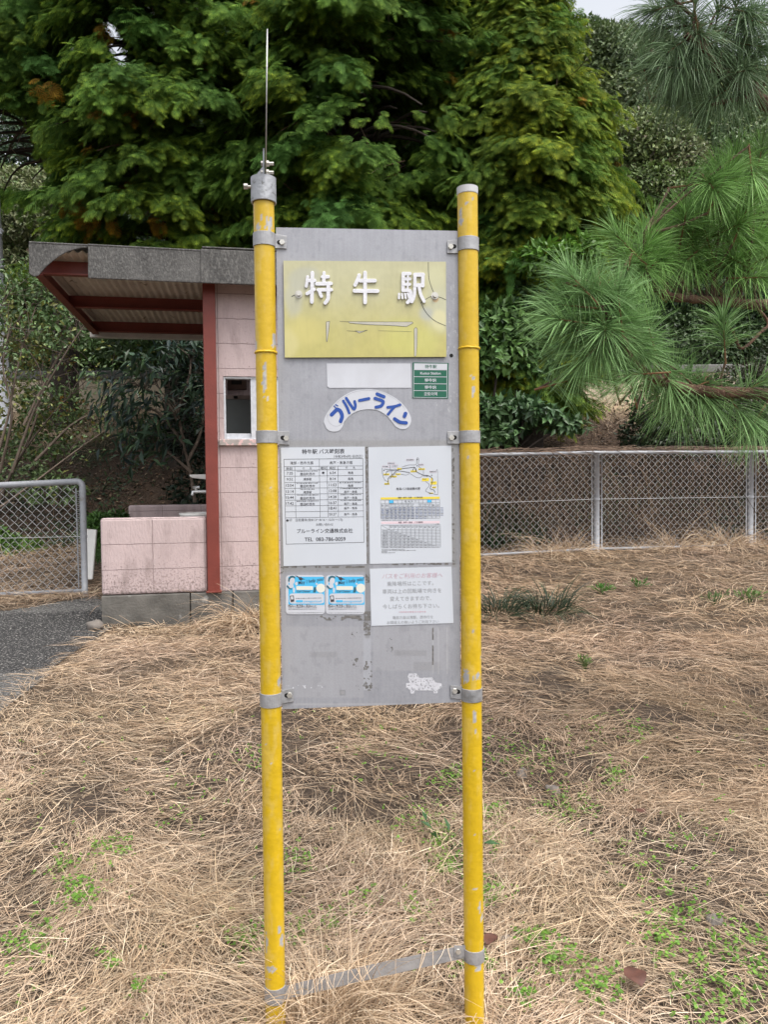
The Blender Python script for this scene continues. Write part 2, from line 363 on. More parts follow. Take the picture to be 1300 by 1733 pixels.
# interior: partition board, back wall opening
zp = BL(400, 676, .75)[1]
m = M().box(BL(376, 700, .75)[0]-.15, s_end-.2, .75, .78, .15, zp); m.build('partition_board', mat('grey_green_board', (.20, .22, .215), (.18, .20, .195), rough=.5), bld, local=True)
m = M().box(BL(376, 700, .75)[0]-.15, s_end-.2, .74, .79, zp+.001, zp+.035); m.build('partition_rail', m_dred if False else mat('beige_rail', (.32, .25, .22), rough=.6), bld, local=True)
m = M().box(BL(395.5, 672, .73)[0], BL(402, 672, .73)[0], .725, .739, BL(400, 674.5, .73)[1], BL(400, 670.5, .73)[1]); m.build('door_latch', m_dark, bld, local=True)
a_, b_ = BL(384, 659, D2-.03), BL(417, 640, D2-.03)
lv = M(); lv.box(a_[0], b_[0], D2-.05, D2-.002, a_[1], b_[1]); lvo = lv.build('back_window', mat('brown_frame', (.10, .055, .04), rough=.6), bld, local=True)
M().box(a_[0]+.05, b_[0]-.05, D2-.056, D2-.051, a_[1]+.05, b_[1]-.03).build('pane', mat('dark_glass', (.02, .016, .014), rough=.2), lvo, local=True)
# red post and beams
M().box(s_p0, s_p1, -.035, .06, .003, zt+.02).build('post', m_red, bld, local=True, bevel=.006, seg=2)
M().box(s_p0-.012, s_p1+.012, -.045, .07, -.002, .012).build('post_foot', m_red, bld, local=True, bevel=.003)
s_l = BL(72, 455, 0)[0]; s_r = s_end + .1
s_l2 = BL(150, 560, 2.25)[0]; s_l = (s_l + s_l2)/2
for d_ in (0.02, 1.12, 2.22):                                  # channel sections: web and a lower flange
    m = M(); m.box(s_l, s_r-.02, d_, d_+.012, zroof-.115, zroof-.002); m.box(s_l, s_r-.02, d_-.05, d_, zroof-.115, zroof-.105); m.build('roof_beam', m_red, bld, local=True)
m = M(); m.box(s_l-.014, s_l-.002, -.03, 2.3, zroof-.125, zroof+.0); m.box(s_l-.002, s_l+.055, -.03, 2.28, zroof-.128, zroof-.117); m.build('edge_beam', m_red, bld, local=True)
m = M(); m.box(s_p0+.02, s_p1, -.03, .02, zt+.021, zroof-.116); m.build('post_head', m_red, bld, local=True)
# corrugated roof
ns = int((s_r - s_l + .12)/.0635*10); ss = np.linspace(s_l-.02, s_r, ns); zz_ = zroof + .010 + .0095*np.sin(ss/.0635*2*math.pi)
dd = [-.19, .6, 1.4, 2.36]; V = np.array([(s_, d_, z_) for d_ in dd for s_, z_ in zip(ss, zz_)]); V2 = V + [0, 0, .006]
i, j = np.meshgrid(np.arange(ns-1), np.arange(len(dd)-1)); a = (j*ns+i).ravel(); fq = np.stack([a, a+1, a+1+ns, a+ns], 1)
mk('roof', np.concatenate([V, V2]), [np.concatenate([fq[:, ::-1], fq + len(V)])], m_corr, bld, smooth=True, local=True)
M().box(s_l-.05, s_r, 2.33, 2.40, zroof-.150, zroof-.075).build('gutter', mat('pale_gutter', (.55, .54, .50), (.44, .42, .38), rough=.6), bld, local=True, bevel=.008)
# fascia pieces
dF = -.20
def fas(poly, dth=.012):
    m = M(); A_ = [(*BL(x, y, dF),) for x, y in poly]
    m.prism([(s_, dF, z_) for s_, z_ in A_], [(s_, dF+dth, z_) for s_, z_ in A_]); return m
archp = [(148, 419.5), (138, 420), (126, 422.5), (113, 427), (101, 433.5), (90, 441.5), (80, 450), (71, 459.5), (65, 467), (58, 469), (48.5, 463)]
pc = []
m = fas([(48.2, 410.5)] + archp[::-1] + [(149, 416)]); pc.append(m)
m1 = fas([(148.5, 414.5), (148.8, 471), (346, 479.5), (345.5, 425)], .016); pc.append(m1)
e1 = BL(346, 425, dF); e2 = BL(346, 480, dF); dz = 0
m2 = M(); m2.box(e1[0]-.03, s_r+.06, dF-.012, dF+.006, e2[1], e1[1]+.012); pc.append(m2)
for k, (mm, x0, x1) in enumerate(zip(pc, (48.2, 148.5, 342), (149, 346, 345))):
    a_ = BL(x0, 412 + (x0-48)*.052, dF); b_ = BL(x1, 412 + (x1-48)*.052, dF)
    sa, sb = a_[0], b_[0] if k < 2 else s_r+.06; lift = .004*k + .001
    z_ = a_[1] if k < 2 else e1[1]+.012
    zb_ = b_[1] if k < 2 else z_
    mm.prism([(sa, dF-.004, z_+lift), (sb, dF-.004, zb_+lift), (sb, dF-.004, zb_+lift+.014), (sa, dF-.004, z_+lift+.014)], [(sa, dF+.24, z_+lift), (sb, dF+.24, zb_+lift), (sb, dF+.24, zb_+lift+.014), (sa, dF+.24, z_+lift+.014)])
    mm.build('fascia', m_fasc, bld, local=True, bevel=.006, seg=2)
# wash place: shelf, tap, basin
s_w = sq
a_ = BL(322, 803, .75); b_ = BL(322, 813, .75)
m = M(); m.prism([(s_w, .62, a_[1]), (a_[0], .62, a_[1]-.004), (a_[0]+.004, .62, a_[1]-.022), (a_[0]+.03, .62, a_[1]-.034), (s_w-.04, .62, a_[1]-.048), (s_w, .62, b_[1]-.03)], [(s_w, .88, a_[1]), (a_[0], .88, a_[1]-.004), (a_[0]+.004, .88, a_[1]-.022), (a_[0]+.03, .88, a_[1]-.034), (s_w-.04, .88, a_[1]-.048), (s_w, .88, b_[1]-.03)])
m.build('soap_shelf', m_pvc, bld, local=True, bevel=.006)
m_chr = mat('chrome', (.75, .75, .73), (.65, .65, .65), rough=.25, metal=.5)
c = BL(332, 832, .75); s0_, z0_ = c
tp_ = M(); tp_.tube([(s_w, .75, z0_), (s0_-.005, .75, z0_), (s0_-.028, .75, z0_-.004), (s0_-.036, .75, z0_-.034)], [.015, .015, .015, .012], 10)
tap = tp_.build('tap', m_chr, bld, local=True, smooth=True)
m = M(); m.tube([(s0_, .75, z0_), (s0_, .75, z0_+.022)], .013, 10); m.tube([(s0_, .75, z0_+.022), (s0_, .75, z0_+.030)], [.012, .014], 10); m.tube([(s0_-.03, .75, z0_+.038), (s0_+.03, .75, z0_+.038)], .012, 8); m.build('tap_handle', m_chr, tap, local=True, smooth=True)
cs, cz = s_w - .12, BL(330, 868, .55)[1]; th = np.linspace(0, 2*math.pi, 29)[:-1]
bs = M(); loops = []
for (rr, zz2) in ((.08, -.16), (.13, -.10), (.155, -.02), (.16, 0), (.145, .002), (.13, -.05), (.06, -.10)):
    loops.append([(cs + rr*math.cos(t_), .55 + .28/.21*rr*math.sin(t_), cz + zz2) for t_ in th])
n_ = len(th); j = np.arange(n_); bs.add(np.array(loops).reshape(-1, 3), [np.concatenate([np.stack([k*n_+j, k*n_+(j+1) % n_, (k+1)*n_+(j+1) % n_, (k+1)*n_+j], 1) for k in range(len(loops)-1)]), [tuple(range(n_))[::-1]], [tuple((len(loops)-1)*n_ + k for k in range(n_))]])
bs.build('wash_basin', m_pvc, bld, local=True, smooth=True)
M().box(cs-.06, cs+.06, .5, .62, zg, cz-.16).build('basin_pedestal', m_pvc, bld, local=True, bevel=.01)

# ------------------------------------------------------------------ chain link gate and fence
m_rail = mat('galvanised_tube', (.34, .35, .37), (.27, .28, .30), scale=14, rough=.55, metal=.1, c3=(.24, .23, .22), s3=18, t3=(.6, .7))
m_wire = mat('chain_link_wire', (.43, .43, .43), (.33, .33, .33), scale=10, rough=.5, metal=.1)
def chain(name, A, Bt, z0a, z0b, h, parent, pitch=.079, r=.0031, drop=None):
    A = np.asarray(A, float); Bt = np.asarray(Bt, float); Ld = np.linalg.norm(Bt-A); e = (Bt-A)/Ld; nn = np.array([-e[1], e[0]]); m = M()
    n = int(Ld/(pitch/2)); k = int(h/(pitch/2))
    for i in range(n):
        pts = []
        for q in range(k*3+1):
            tt = q/3; zz_ = abs((tt % 2) - 1); s_ = (i + (zz_ if i % 2 else 1-zz_))*pitch/2
            sgn = (1 if (q//3) % 2 else -1)
            p = A + e*min(s_ + .004*math.sin(i*3.1+tt), Ld) + nn*(.003*sgn*math.cos(math.pi*((tt % 1)-.5)*0 + (tt % 1)*math.pi))
            z_ = z0a + (z0b-z0a)*s_/Ld + tt*pitch/2
            pts.append((p[0], p[1], z_))
        if i % 1 == 0: m.tube(pts, r, 3, cap=False)
    return m.build(name, m_wire, parent)
# left gate
g0 = P(136, 815, 7.0); gb = P(147, 1003, 7.0); gl_top = P(-190, 830, 6.9)
gate = thing('chain_link_gate', 'galvanised chain link gate panel with round tube frame beside the path', 'gate', (gb[0], gb[1], gz(gb[0], gb[1])))
pe = np.array([(g0[0]+gb[0])/2, 7.0]); eL = np.array([gl_top[0], gl_top[1]]); zt_ = g0[2]; zb_ = P(120, 1000, 7)[2]
ztl = P(0, 821.5, 6.95)[2]; Lx = (P(0, 821, 6.95)[0]-pe[0])/(eL[0]-pe[0]); ztL = zt_ + (ztl-zt_)/Lx
zbl = P(0, 1006, 6.95)[2]; zbL = zb_ + (zbl-zb_)/Lx
pc_ = [(pe[0], pe[1], float(gz(*pe))-.1), (pe[0], pe[1], zt_-.5)] + [(pe[0]-.05+.05*math.cos(a_), pe[1], zt_-.05+.05*math.sin(a_)) for a_ in np.linspace(0, math.pi/2, 7)] + [(eL[0], eL[1], ztL)]
M().tube(pc_, .0285, 14, ref=(0, 1, 0)).build('frame', m_rail, gate, smooth=True)
M().tube([(pe[0]-.02, pe[1], zb_), (eL[0], eL[1], zbL)], .02, 10, ref=(0, 1, 0)).build('bottom_rail', m_rail, gate, smooth=True)
zm = P(130, 908, 7)[2]; zml = P(0, 911, 6.95)[2]
M().tube([(pe[0], pe[1], zm), (eL[0], eL[1], zm+(zml-zm)/Lx)], .0035, 6).build('middle_wire', m_wire, gate)
for z_ in (zm, zt_-.09): M().tube([(pe[0], pe[1], z_-.012), (pe[0], pe[1], z_+.012)], .032, 14).build('collar', m_rail, gate, smooth=False)
M().tube([(pe[0]-.055, pe[1], zb_+.03), (pe[0]-.06, pe[1], zt_-.06)], .006, 8).build('tension_bar', m_rail, gate)
chain('chain_link', pe - [.06, 0], eL, zb_+.015, zbL+.015, zt_-zb_-.05, gate)
m = M(); pts = [(pe[0]-.035+.028*math.sin(q*2.2), pe[1]-.022+.012*math.cos(q*2.2), zb_+.05+q*.0125) for q in range(int((zt_-zb_-.12)/.0125))]; m.tube(pts, .0022, 4); m.build('lacing_wire', m_wire, gate)
# right fence
fence = thing('chain_link_fence', 'long galvanised chain link fence with round posts at the back of the dry grass lot', 'fence', (1.0, 8.5, 0))
fA = P(640, 772.5, 8.2); fB = P(815, 769.5, 8.46); fC = P(1270, 765, 9.05)
def fp(px): # point along fence line at pixel column: (x, y, z top, z bottom rail)
    k = (px - 815)/(1270 - 815); Y = 1/((1/8.46)*(1-k) + (1/9.05)*k)
    yt = np.interp(px, [640, 815, 1010, 1270, 1700], [772.5, 770, 766, 765, 764.5]); yb_ = np.interp(px, [640, 815, 1010, 1270, 1700], [951, 938.5, 929, 922.5, 913])
    a = P(px, yt, Y); b = P(px, yb_, Y); return np.array([a[0], a[1], a[2], b[2]])
cols = [560, 780, 1010, 1271, 1560, 1880]; FP = [fp(c) for c in cols]
M().tube([(p[0], p[1], p[2]) for p in FP], .021, 10).build('top_rail', m_rail, fence, smooth=True)
M().tube([(p[0], p[1]-.01, p[3]) for p in FP], .0165, 8).build('bottom_rail', m_rail, fence, smooth=True)
M().tube([(p[0], p[1]-.008, (p[2]+p[3])/2+.02) for p in FP], .0035, 6).build('middle_wire', m_wire, fence)
for p in FP[1:]:
    q = M(); q.tube([(p[0], p[1]+.005, p[3]-.35), (p[0], p[1]+.005, p[2]-.002)], .034, 14); q.tube([(p[0]-.055, p[1]-.01, p[3]), (p[0]-.055, p[1]-.01, p[2]-.03)], .007, 6); q.tube([(p[0]+.055, p[1]-.01, p[3]), (p[0]+.055, p[1]-.01, p[2]-.03)], .007, 6); po = q.build('post', m_rail, fence, smooth=True)
    M().tube([(p[0], p[1]+.005, (p[2]+p[3])/2+.008), (p[0], p[1]+.005, (p[2]+p[3])/2+.034)], .040, 14).build('collar', m_rail, po)
for a, b in zip(FP[:-1], FP[1:]): chain('chain_link', a[:2]-[0, .02], b[:2]-[0, .02], a[3]+.01, b[3]+.01, (a[2]-a[3]+b[2]-b[3])/2-.02, fence, r=.0021)

# white leaning board between gate and building
c = P(154, 950, 7.35); gd = float(gz(c[0], 7.35))
wb = thing('white_board', 'narrow white tapered plastic board leaning behind the gate post', 'board', (c[0], c[1], gd))
q = [P(146.5, 963, 7.3), P(155.5, 963, 7.3), P(163, 897, 7.5), P(146.5, 895, 7.5)]; q[0][2] -= .1; q[1][2] -= .1
q2 = [p + np.array([0.0, .035, 0]) for p in q]
M().prism(q, q2).build('board', mat('dirty_white_plastic', (.82, .81, .78), (.70, .69, .66), scale=7, rough=.6, c3=(.38, .26, .14), s3=6, t3=(.62, .70)), wb, bevel=.006)
M().prism([P(150, 912, 7.38), P(161, 912, 7.38), P(161, 915, 7.38), P(150, 915, 7.38)], [p + np.array([0, .01, 0]) for p in (P(150, 912, 7.38), P(161, 912, 7.38), P(161, 915, 7.38), P(150, 915, 7.38))]).build('rim', m_pvc, wb) if False else None

# utility pole at the left edge and the vine covered cable
b = P(0, 500, 12.6); up_ = thing('utility_pole', 'pale concrete utility pole with small metal brackets at the left edge of the trees', 'utility pole', (b[0], b[1], float(gz(b[0], b[1]))))
M().tube([(b[0]+.03, b[1], float(gz(b[0], b[1]))-.3), (b[0]-.045, b[1], P(0, 296, 12.6)[2])], [.115, .07], 14).build('pole_shaft', mat('pale_pole_concrete', (.62, .63, .66), (.52, .53, .56), rough=.7), up_, smooth=True)
z_ = P(5, 393, 12.6)[2]; m = M(); m.tube([(b[0], b[1]-.1, z_), (b[0]+.10, b[1]-.1, z_), (b[0]+.13, b[1]-.1, z_-.03)], [.03, .03, .015], 8); m.tube([(b[0]+.09, b[1]-.1, z_-.02), (b[0]+.09, b[1]-.1, z_-.07)], [.015, .03], 8); m.build('pole_bracket', m_alu, up_)
z_ = P(5, 454, 12.6)[2]; M().tube([(b[0], b[1]-.1, z_), (b[0]+.17, b[1]-.1, z_)], .009, 6).build('step_bolt', m_alu, up_)
z_ = P(5, 486, 12.6)[2]; M().tube([(b[0]+.02, b[1], z_), (b[0]+.02, b[1], z_+.03)], .10, 14).build('pole_band', m_alu, up_)
# ------------------------------------------------------------------ bus stop sign
YAW = R(4.6)
SO = P(620, 836, 1.92); eu = np.array([math.cos(YAW), math.sin(YAW), 0]); sn = np.array([math.sin(YAW), -math.cos(YAW), 0]); ez = np.array([0, 0, 1.0])
def S(px, py, off=0.0):
    d = ray(px, py); o = SO + sn*off; t = ((o - CAM) @ sn) / (d @ sn); return CAM + d*t
PXM = float(np.linalg.norm(S(621, 836) - S(620, 836)))       # metres per pixel on the panel
base = S(625, 1745); base[2] = 0
sign = thing('bus_stop_sign', 'tall bus stop board of grey metal on two yellow poles with posted timetables', 'bus stop sign', base, YAW)

m_galv = mat('galvanised_steel', (.40, .40, .41), (.30, .30, .31), scale=30, rough=.5, metal=.35, bump=.1, bscale=120, c3=(.22, .22, .22), s3=22, t3=(.62, .72))
m_bolt = mat('zinc_bolt', (.62, .60, .56), (.45, .43, .38), scale=60, rough=.35, metal=.6)
m_pole = mat('yellow_paint', 0, attr=True, scale=30, rough=.42, bump=.08, bscale=80, vary=.06, spec=.5)
m_panel = mat('weathered_sheet_metal', 0, attr=True, scale=240, rough=.55, metal=.25, bump=.03, bscale=200, vary=.045, detail=3)
m_plate = mat('faded_yellow_plastic', 0, attr=True, scale=14, rough=.35, vary=.03, spec=.5)
m_white = mat('white_vinyl', (.57, .585, .63), (.52, .53, .57), scale=20, rough=.45)
m_paper = mat('laminated_paper', (.57, .60, .65), (.53, .56, .61), scale=6, rough=.4, spec=.5)
m_ink = mat('dark_ink', (.035, .035, .045), (.06, .06, .07), scale=200, rough=.5)
m_inkg = mat('faded_grey_ink', (.28, .29, .31), (.36, .37, .39), scale=200, rough=.5)
m_inkp = mat('faded_pink_ink', (.52, .36, .42), (.56, .42, .48), scale=200, rough=.5)
m_ylw = mat('yellow_print', (.75, .60, .05), (.70, .56, .07), rough=.5)
m_sky = mat('blue_print', (.06, .42, .72), (.08, .47, .78), rough=.4)
m_pink = mat('pink_print', (.70, .55, .60), (.72, .58, .62), rough=.5)
m_blue = mat('blue_lettering', (.018, .065, .30), (.024, .08, .34), scale=60, rough=.4)
m_green = mat('green_print', (.010, .105, .062), (.013, .12, .072), scale=60, rough=.4)
m_cream = mat('cream_sticker', (.66, .66, .58), (.72, .71, .63), rough=.5)
m_raised = mat('white_raised_plastic', (.72, .72, .75), (.63, .63, .67), scale=40, rough=.4, bump=.08, bscale=150)

def ribbon(pts, wpx, smooth=True, cap=True, n=6):
    """outline polygon (pixels) of a round-ended stroke"""
    p = crom(pts, 8) if smooth and len(pts) > 2 else np.asarray(pts, float)
    T = np.gradient(p, axis=0); T /= np.linalg.norm(T, axis=1)[:, None]; Nn = np.stack([-T[:, 1], T[:, 0]], 1); h = wpx/2
    L = p + Nn*h; Rr = p - Nn*h
    def c(ctr, t, s):
        a0 = math.atan2(t[1], t[0]); return [ctr + h*np.array([math.cos(a0 + s + k), math.sin(a0 + s + k)]) for k in np.linspace(0, -math.pi, n)[1:-1]]
    if cap: return np.array(list(L) + c(p[-1], T[-1], math.pi/2) + list(Rr[::-1]) + c(p[0], T[0], -math.pi/2))
    return np.array(list(L) + list(Rr[::-1]))
def plate(m, poly, off, th=.0006, C=None):
    m.prism([S(x, y, off) for x, y in poly], [S(x, y, off - th) for x, y in poly], C)
def flat(m, poly, off, C=None):
    m.add([S(x, y, off) for x, y in poly], [[tuple(range(len(poly)))]], C)
def line(m, a, b, wpx, off):
    a = np.asarray(a, float); b = np.asarray(b, float); t = (b-a)/np.linalg.norm(b-a); nn = np.array([-t[1], t[0]])*wpx/2
    flat(m, [a+nn, b+nn, b-nn, a-nn], off)
def fr(ox, oy, k): return lambda x, y: (ox + x/k, oy + y/k)
_dg = None
def text(m, s, cx, cy, wpx, hpx=None, slope=0.0, off=.002, bold=0.0, shear=0.0):
    """a line of lettering centred at pixel (cx, cy), wpx wide"""
    c = bpy.data.curves.new('lettering', 'FONT'); c.body = s; c.size = 1; c.offset = bold; c.shear = shear; c.resolution_u = 3
    o = bpy.data.objects.new('lettering', c); COL.objects.link(o)
    me = bpy.data.meshes.new_from_object(o.evaluated_get(bpy.context.evaluated_depsgraph_get()))
    v = np.array([x.co[:] for x in me.vertices]); fs = {}
    for p in me.polygons: fs.setdefault(len(p.vertices), []).append(tuple(p.vertices))
    bpy.data.objects.remove(o); bpy.data.curves.remove(c); bpy.data.meshes.remove(me)
    if not len(v): return
    lo, hi = v.min(0), v.max(0); sx = wpx/(hi[0]-lo[0]); sy = sx if hpx is None else hpx/(hi[1]-lo[1])
    x = (v[:, 0] - (lo[0]+hi[0])/2)*sx; y = -(v[:, 1] - (lo[1]+hi[1])/2)*sy
    X = cx + x - y*slope; Y = cy + y + x*slope
    m.add([S(a, b, off) for a, b in zip(X, Y)], list(fs.values()))

# --- poles
def pole(ax_top, ax_bot, cap, marks, seed):
    a = S(*ax_top); b = S(*ax_bot); d = (b-a)/np.linalg.norm(b-a); b = a + d * ((a[2]+.12)/-d[2])
    n, k = 36, 560; rad = 17.1*PXM
    th = np.linspace(0, 2*math.pi, n, endpoint=False); t = np.linspace(0, 1, k)
    uu = norm(eu - d*(eu@d)); vv = np.cross(d, uu)
    if vv @ sn < 0: vv = -vv
    r = np.full((k, n), rad)
    pyc = ax_top[1] + t*(b-a)@(-ez)/1.0 / PXM * -1 if False else None
    Lm = np.linalg.norm(b-a); hh = t*Lm                      # metres from the top
    T2, H2 = np.meshgrid(th, hh)
    ca, sa = np.cos(T2), np.sin(T2)
    base_c = np.array((.57, .372, .009)); C = np.ones((k, n, 3))*base_c
    f1 = fbm(ca*1.3+seed, sa*1.3, H2*3.0, 4); C *= (.86 + .28*f1)[..., None]
    # pale wear and chips
    f2 = fbm(ca*2.2+seed*3, sa*2.2, H2*30, 3); f3 = fbm(ca*1.0+seed*5, sa*1.0, H2*2.2, 2); f4 = vn(ca*6+seed, sa*6, H2*110)
    side = sstep(.2, .9, -ca*.9 + .35*sa)
    faint = np.clip(sstep(.56, .70, f2*.6+f3*.4+.10*side), 0, 1); C = C*(1-.22*faint[..., None]) + np.array((.62, .50, .22))*.22*faint[..., None]
    chip = ((f4 > .98) & (f2 > .64)) | ((f2 > .84) & (f3 > .5))
    spot = (vn(ca*5+seed*7, sa*5, H2*55) > .985) & (H2 > .6)
    for (py, x, hw, hh_) in marks:                            # chipped patches at a height: (pixel y, -1..1 across, half widths)
        m0 = (py - ax_top[1])*PXM
        q = ((ca - x)/hw)**2 + ((H2 - m0)/(hh_*PXM))**2 + 1.6*(f4-.5) + 1.2*(f2-.5)
        chip |= (q < .8) & (sa > -.2)
    C[chip | spot] = (.36, .36, .37); C[chip & (f4 > .6)] = (.46, .45, .42)
    dirt = 0*sstep(.62, .72, fbm(ca*3+9, sa*3, H2*60+seed, 2)) * (f3 > .55); C = C*(1-.45*dirt[..., None])
    V = a + d*hh[:, None, None] + r[..., None]*(ca[..., None]*uu + sa[..., None]*vv)
    i = np.arange(n); q = np.concatenate([np.stack([s*n+i, s*n+(i+1) % n, (s+1)*n+(i+1) % n, (s+1)*n+i], 1) for s in range(k-1)])
    o = mk('pole', V.reshape(-1, 3), [q], m_pole, sign, C.reshape(-1, 3), True)
    return o, a, d, uu, vv, rad
pl = pole((446.3, 340), (466.8, 1740), 0, [(383, .55, .35, 14), (388, -.5, .22, 9), (372, -.15, .12, 6), (572, .8, .2, 14), (578, -.9, .15, 9), (632, -.1, .25, 28), (668, .2, .12, 6), (1138, .9, .15, 10), (1580, -.75, .15, 18), (1578, .75, .2, 12), (1560, .6, .15, 8), (1625, -.3, .5, 5)], 1.0)
pr = pole((791.2, 322), (803.2, 1740), 0, [(372, -.75, .22, 16), (350, -.3, .3, 3), (342, .2, .3, 3), (660, .2, .18, 14), (640, .3, .2, 4), (1143, -.7, .3, 12), (1145, .4, .5, 7), (1215, .1, .2, 12), (1240, .1, .1, 10), (1545, .5, .15, 12), (1565, .7, .15, 10), (1650, .3, .35, 8), (1512, .0, .3, 2)], 5.0)
def ax(p, py):                                               # point on a pole axis at pixel row py
    o, a, d, uu, vv, rad = p; lo, hi = -.4, 3.0
    for _ in range(40):
        mid = (lo+hi)/2; q = a + d*mid - CAM; row = CY - F*(q@upv)/(q@fwd)
        if row < py: lo = mid
        else: hi = mid
    return a + d*lo
def ring(m, p, py0, py1, r0, r1=None, n=32, cap=False, C=None):
    o, a, d, uu, vv, rad = p; A, B = ax(p, py0), ax(p, py1); th = np.arange(n)*2*math.pi/n
    r1 = r1 or r0; c = np.cos(th)[:, None]*uu + np.sin(th)[:, None]*vv
    loops = [A + c*r0, B + c*r0, B + c*(r0-.004), A + c*(r0-.004)]
    j = np.arange(n); Fs = []
    for s in range(4):
        e = (s+1) % 4; Fs.append(np.stack([s*n+j, s*n+(j+1) % n, e*n+(j+1) % n, e*n+j], 1))
    if cap: Fs = [np.concatenate(Fs), [tuple(range(n))]]
    else: Fs = [np.concatenate(Fs)]
    m.add(np.concatenate(loops), Fs, C)
# weld beads, cap, collar
for p, py in ((pl, 597.5), (pr, 590.5)):
    o, a, d, uu, vv, rad = p; c = ax(p, py); th = np.linspace(0, 2*math.pi, 49)
    pts = np.array([c + (rad+.0005)*(math.cos(t)*uu + math.sin(t)*vv) + d*.0022*(vn(math.cos(t)*4, math.sin(t)*4, py)-.5) for t in th])
    M().tube(pts, .0024 + .0012*(rng.random(49)), 6, C=(.62, .40, .012)).build('weld_bead', m_pole, o, smooth=True)
cap_m = M(); ring(cap_m, pr, 319, 331.5, pr[5]+.0012, cap=True)
cap_o = cap_m.build('pole_cap', mat('grey_plastic_cap', (.56, .56, .57), (.48, .48, .49), scale=40, rough=.5), sign, smooth=False, bevel=.002)
col_m = M(); ring(col_m, pl, 303, 345, 20.8*PXM, cap=True)
m_cast = mat('cast_metal', (.40, .41, .43), (.30, .31, .33), scale=35, rough=.5, metal=.4, bump=.15, bscale=90, c3=(.17, .17, .16), s3=70, t3=(.60, .66))
collar = col_m.build('collar', m_cast, sign, bevel=.0015)
def bolt_u(px, py, d0, d1, r, axis, parent, mm=m_bolt, name='bolt', hexa=6):
    c = S(px, py); A = c + axis*d0; B = c + axis*d1
    m = M(); m.tube([A, B], r, hexa, ref=ez if abs(axis @ ez) < .9 else eu); return m.build(name, mm, parent, bevel=.0006)
# disc holder and round disc seen edge on
vd = norm(np.array([*(S(450, 185) - CAM)[:2], 0.0])); du = np.cross(vd, ez)          # du points to the right
brk = M(); brk.prism([S(428, 309, .004), S(428, 303, .004), S(445, 282, .004), S(445, 309, .004)], [S(428, 309, -.004), S(428, 303, -.004), S(445, 282, -.004), S(445, 309, -.004)])
brk.build('gusset', m_cast, collar)
brk = M(); c0 = S(446, 300); hw = .022
brk.prism([S(445.0, 306) - vd*hw, S(445.0, 258) - vd*hw, S(445.0, 258) + vd*hw, S(445.0, 306) + vd*hw], [S(447.6, 306) - vd*hw, S(447.6, 258) - vd*hw, S(447.6, 258) + vd*hw, S(447.6, 306) + vd*hw])
brk.build('disc_bracket', m_cast, collar)
for py in (277.5, 292.5):
    bolt_u(441.6, py, 0, .006, .0062, eu, collar); bolt_u(450.5, py, 0, .007, .0072, eu, collar, name='nut'); bolt_u(455, py, -.001, .012, .0042, eu, collar, name='bolt', hexa=10)
bolt_u(412.5, 316, 0, .010, .0068, eu, collar); bolt_u(419, 316.5, 0, .014, .0036, eu, collar, hexa=10)
a0 = R(.62); dn = norm(du*math.cos(a0) + vd*math.sin(a0)); dv = norm(np.cross(dn, ez)); cc = (S(451.6, 68) + S(448.9, 304))/2 + du*.0012
zz = norm(S(451.6, 68) - S(448.9, 304)); rd = np.linalg.norm(S(451.6, 68) - S(448.9, 304))/2
th = np.linspace(0, 2*math.pi, 72, endpoint=False); lp = np.array([cc + rd*(math.cos(t)*zz + math.sin(t)*dv) for t in th])
M().prism(lp + dn*.0013, lp - dn*.0013).build('sign_disc', mat('worn_disc_metal', (.52, .52, .50), (.36, .36, .35), scale=18, rough=.4, metal=.4), sign)

# --- panel: a fine grid so that stains and old poster marks can be coloured
PT = [(467.2, 385.3), (775.0, 391.2), (779.6, 1188.0), (478.0, 1199.8)]
def quadmap(Q, u, v):
    Q = np.asarray(Q, float); return (Q[0]*(1-u)+Q[1]*u)*(1-v) + (Q[3]*(1-u)+Q[2]*u)*v
def grid_plate(name, Q, nu, nv, off, th, colf, material, parent, bevel=0):
    u, v = np.meshgrid(np.linspace(0, 1, nu), np.linspace(0, 1, nv)); p = quadmap(Q, u[..., None], v[..., None])
    X, Y = p[..., 0], p[..., 1]; C = colf(X, Y)
    Vv = np.array([S(a, b, off) for a, b in zip(X.ravel(), Y.ravel())])
    i, j = np.meshgrid(np.arange(nu-1), np.arange(nv-1)); a = (j*nu+i).ravel()
    m = M(); m.add(Vv, [np.stack([a, a+nu, a+nu+1, a+1], 1)], C.reshape(-1, 3))
    Qc = [S(x, y, off) for x, y in Q]; Qb = [S(x, y, off-th) for x, y in Q]
    mc = C.reshape(-1, 3).mean(0)
    m.add(np.array(Qc+Qb), [[(0, 1, 5, 4), (1, 2, 6, 5), (2, 3, 7, 6), (3, 0, 4, 7), (7, 6, 5, 4)]], mc)
    return m.build(name, material, parent)
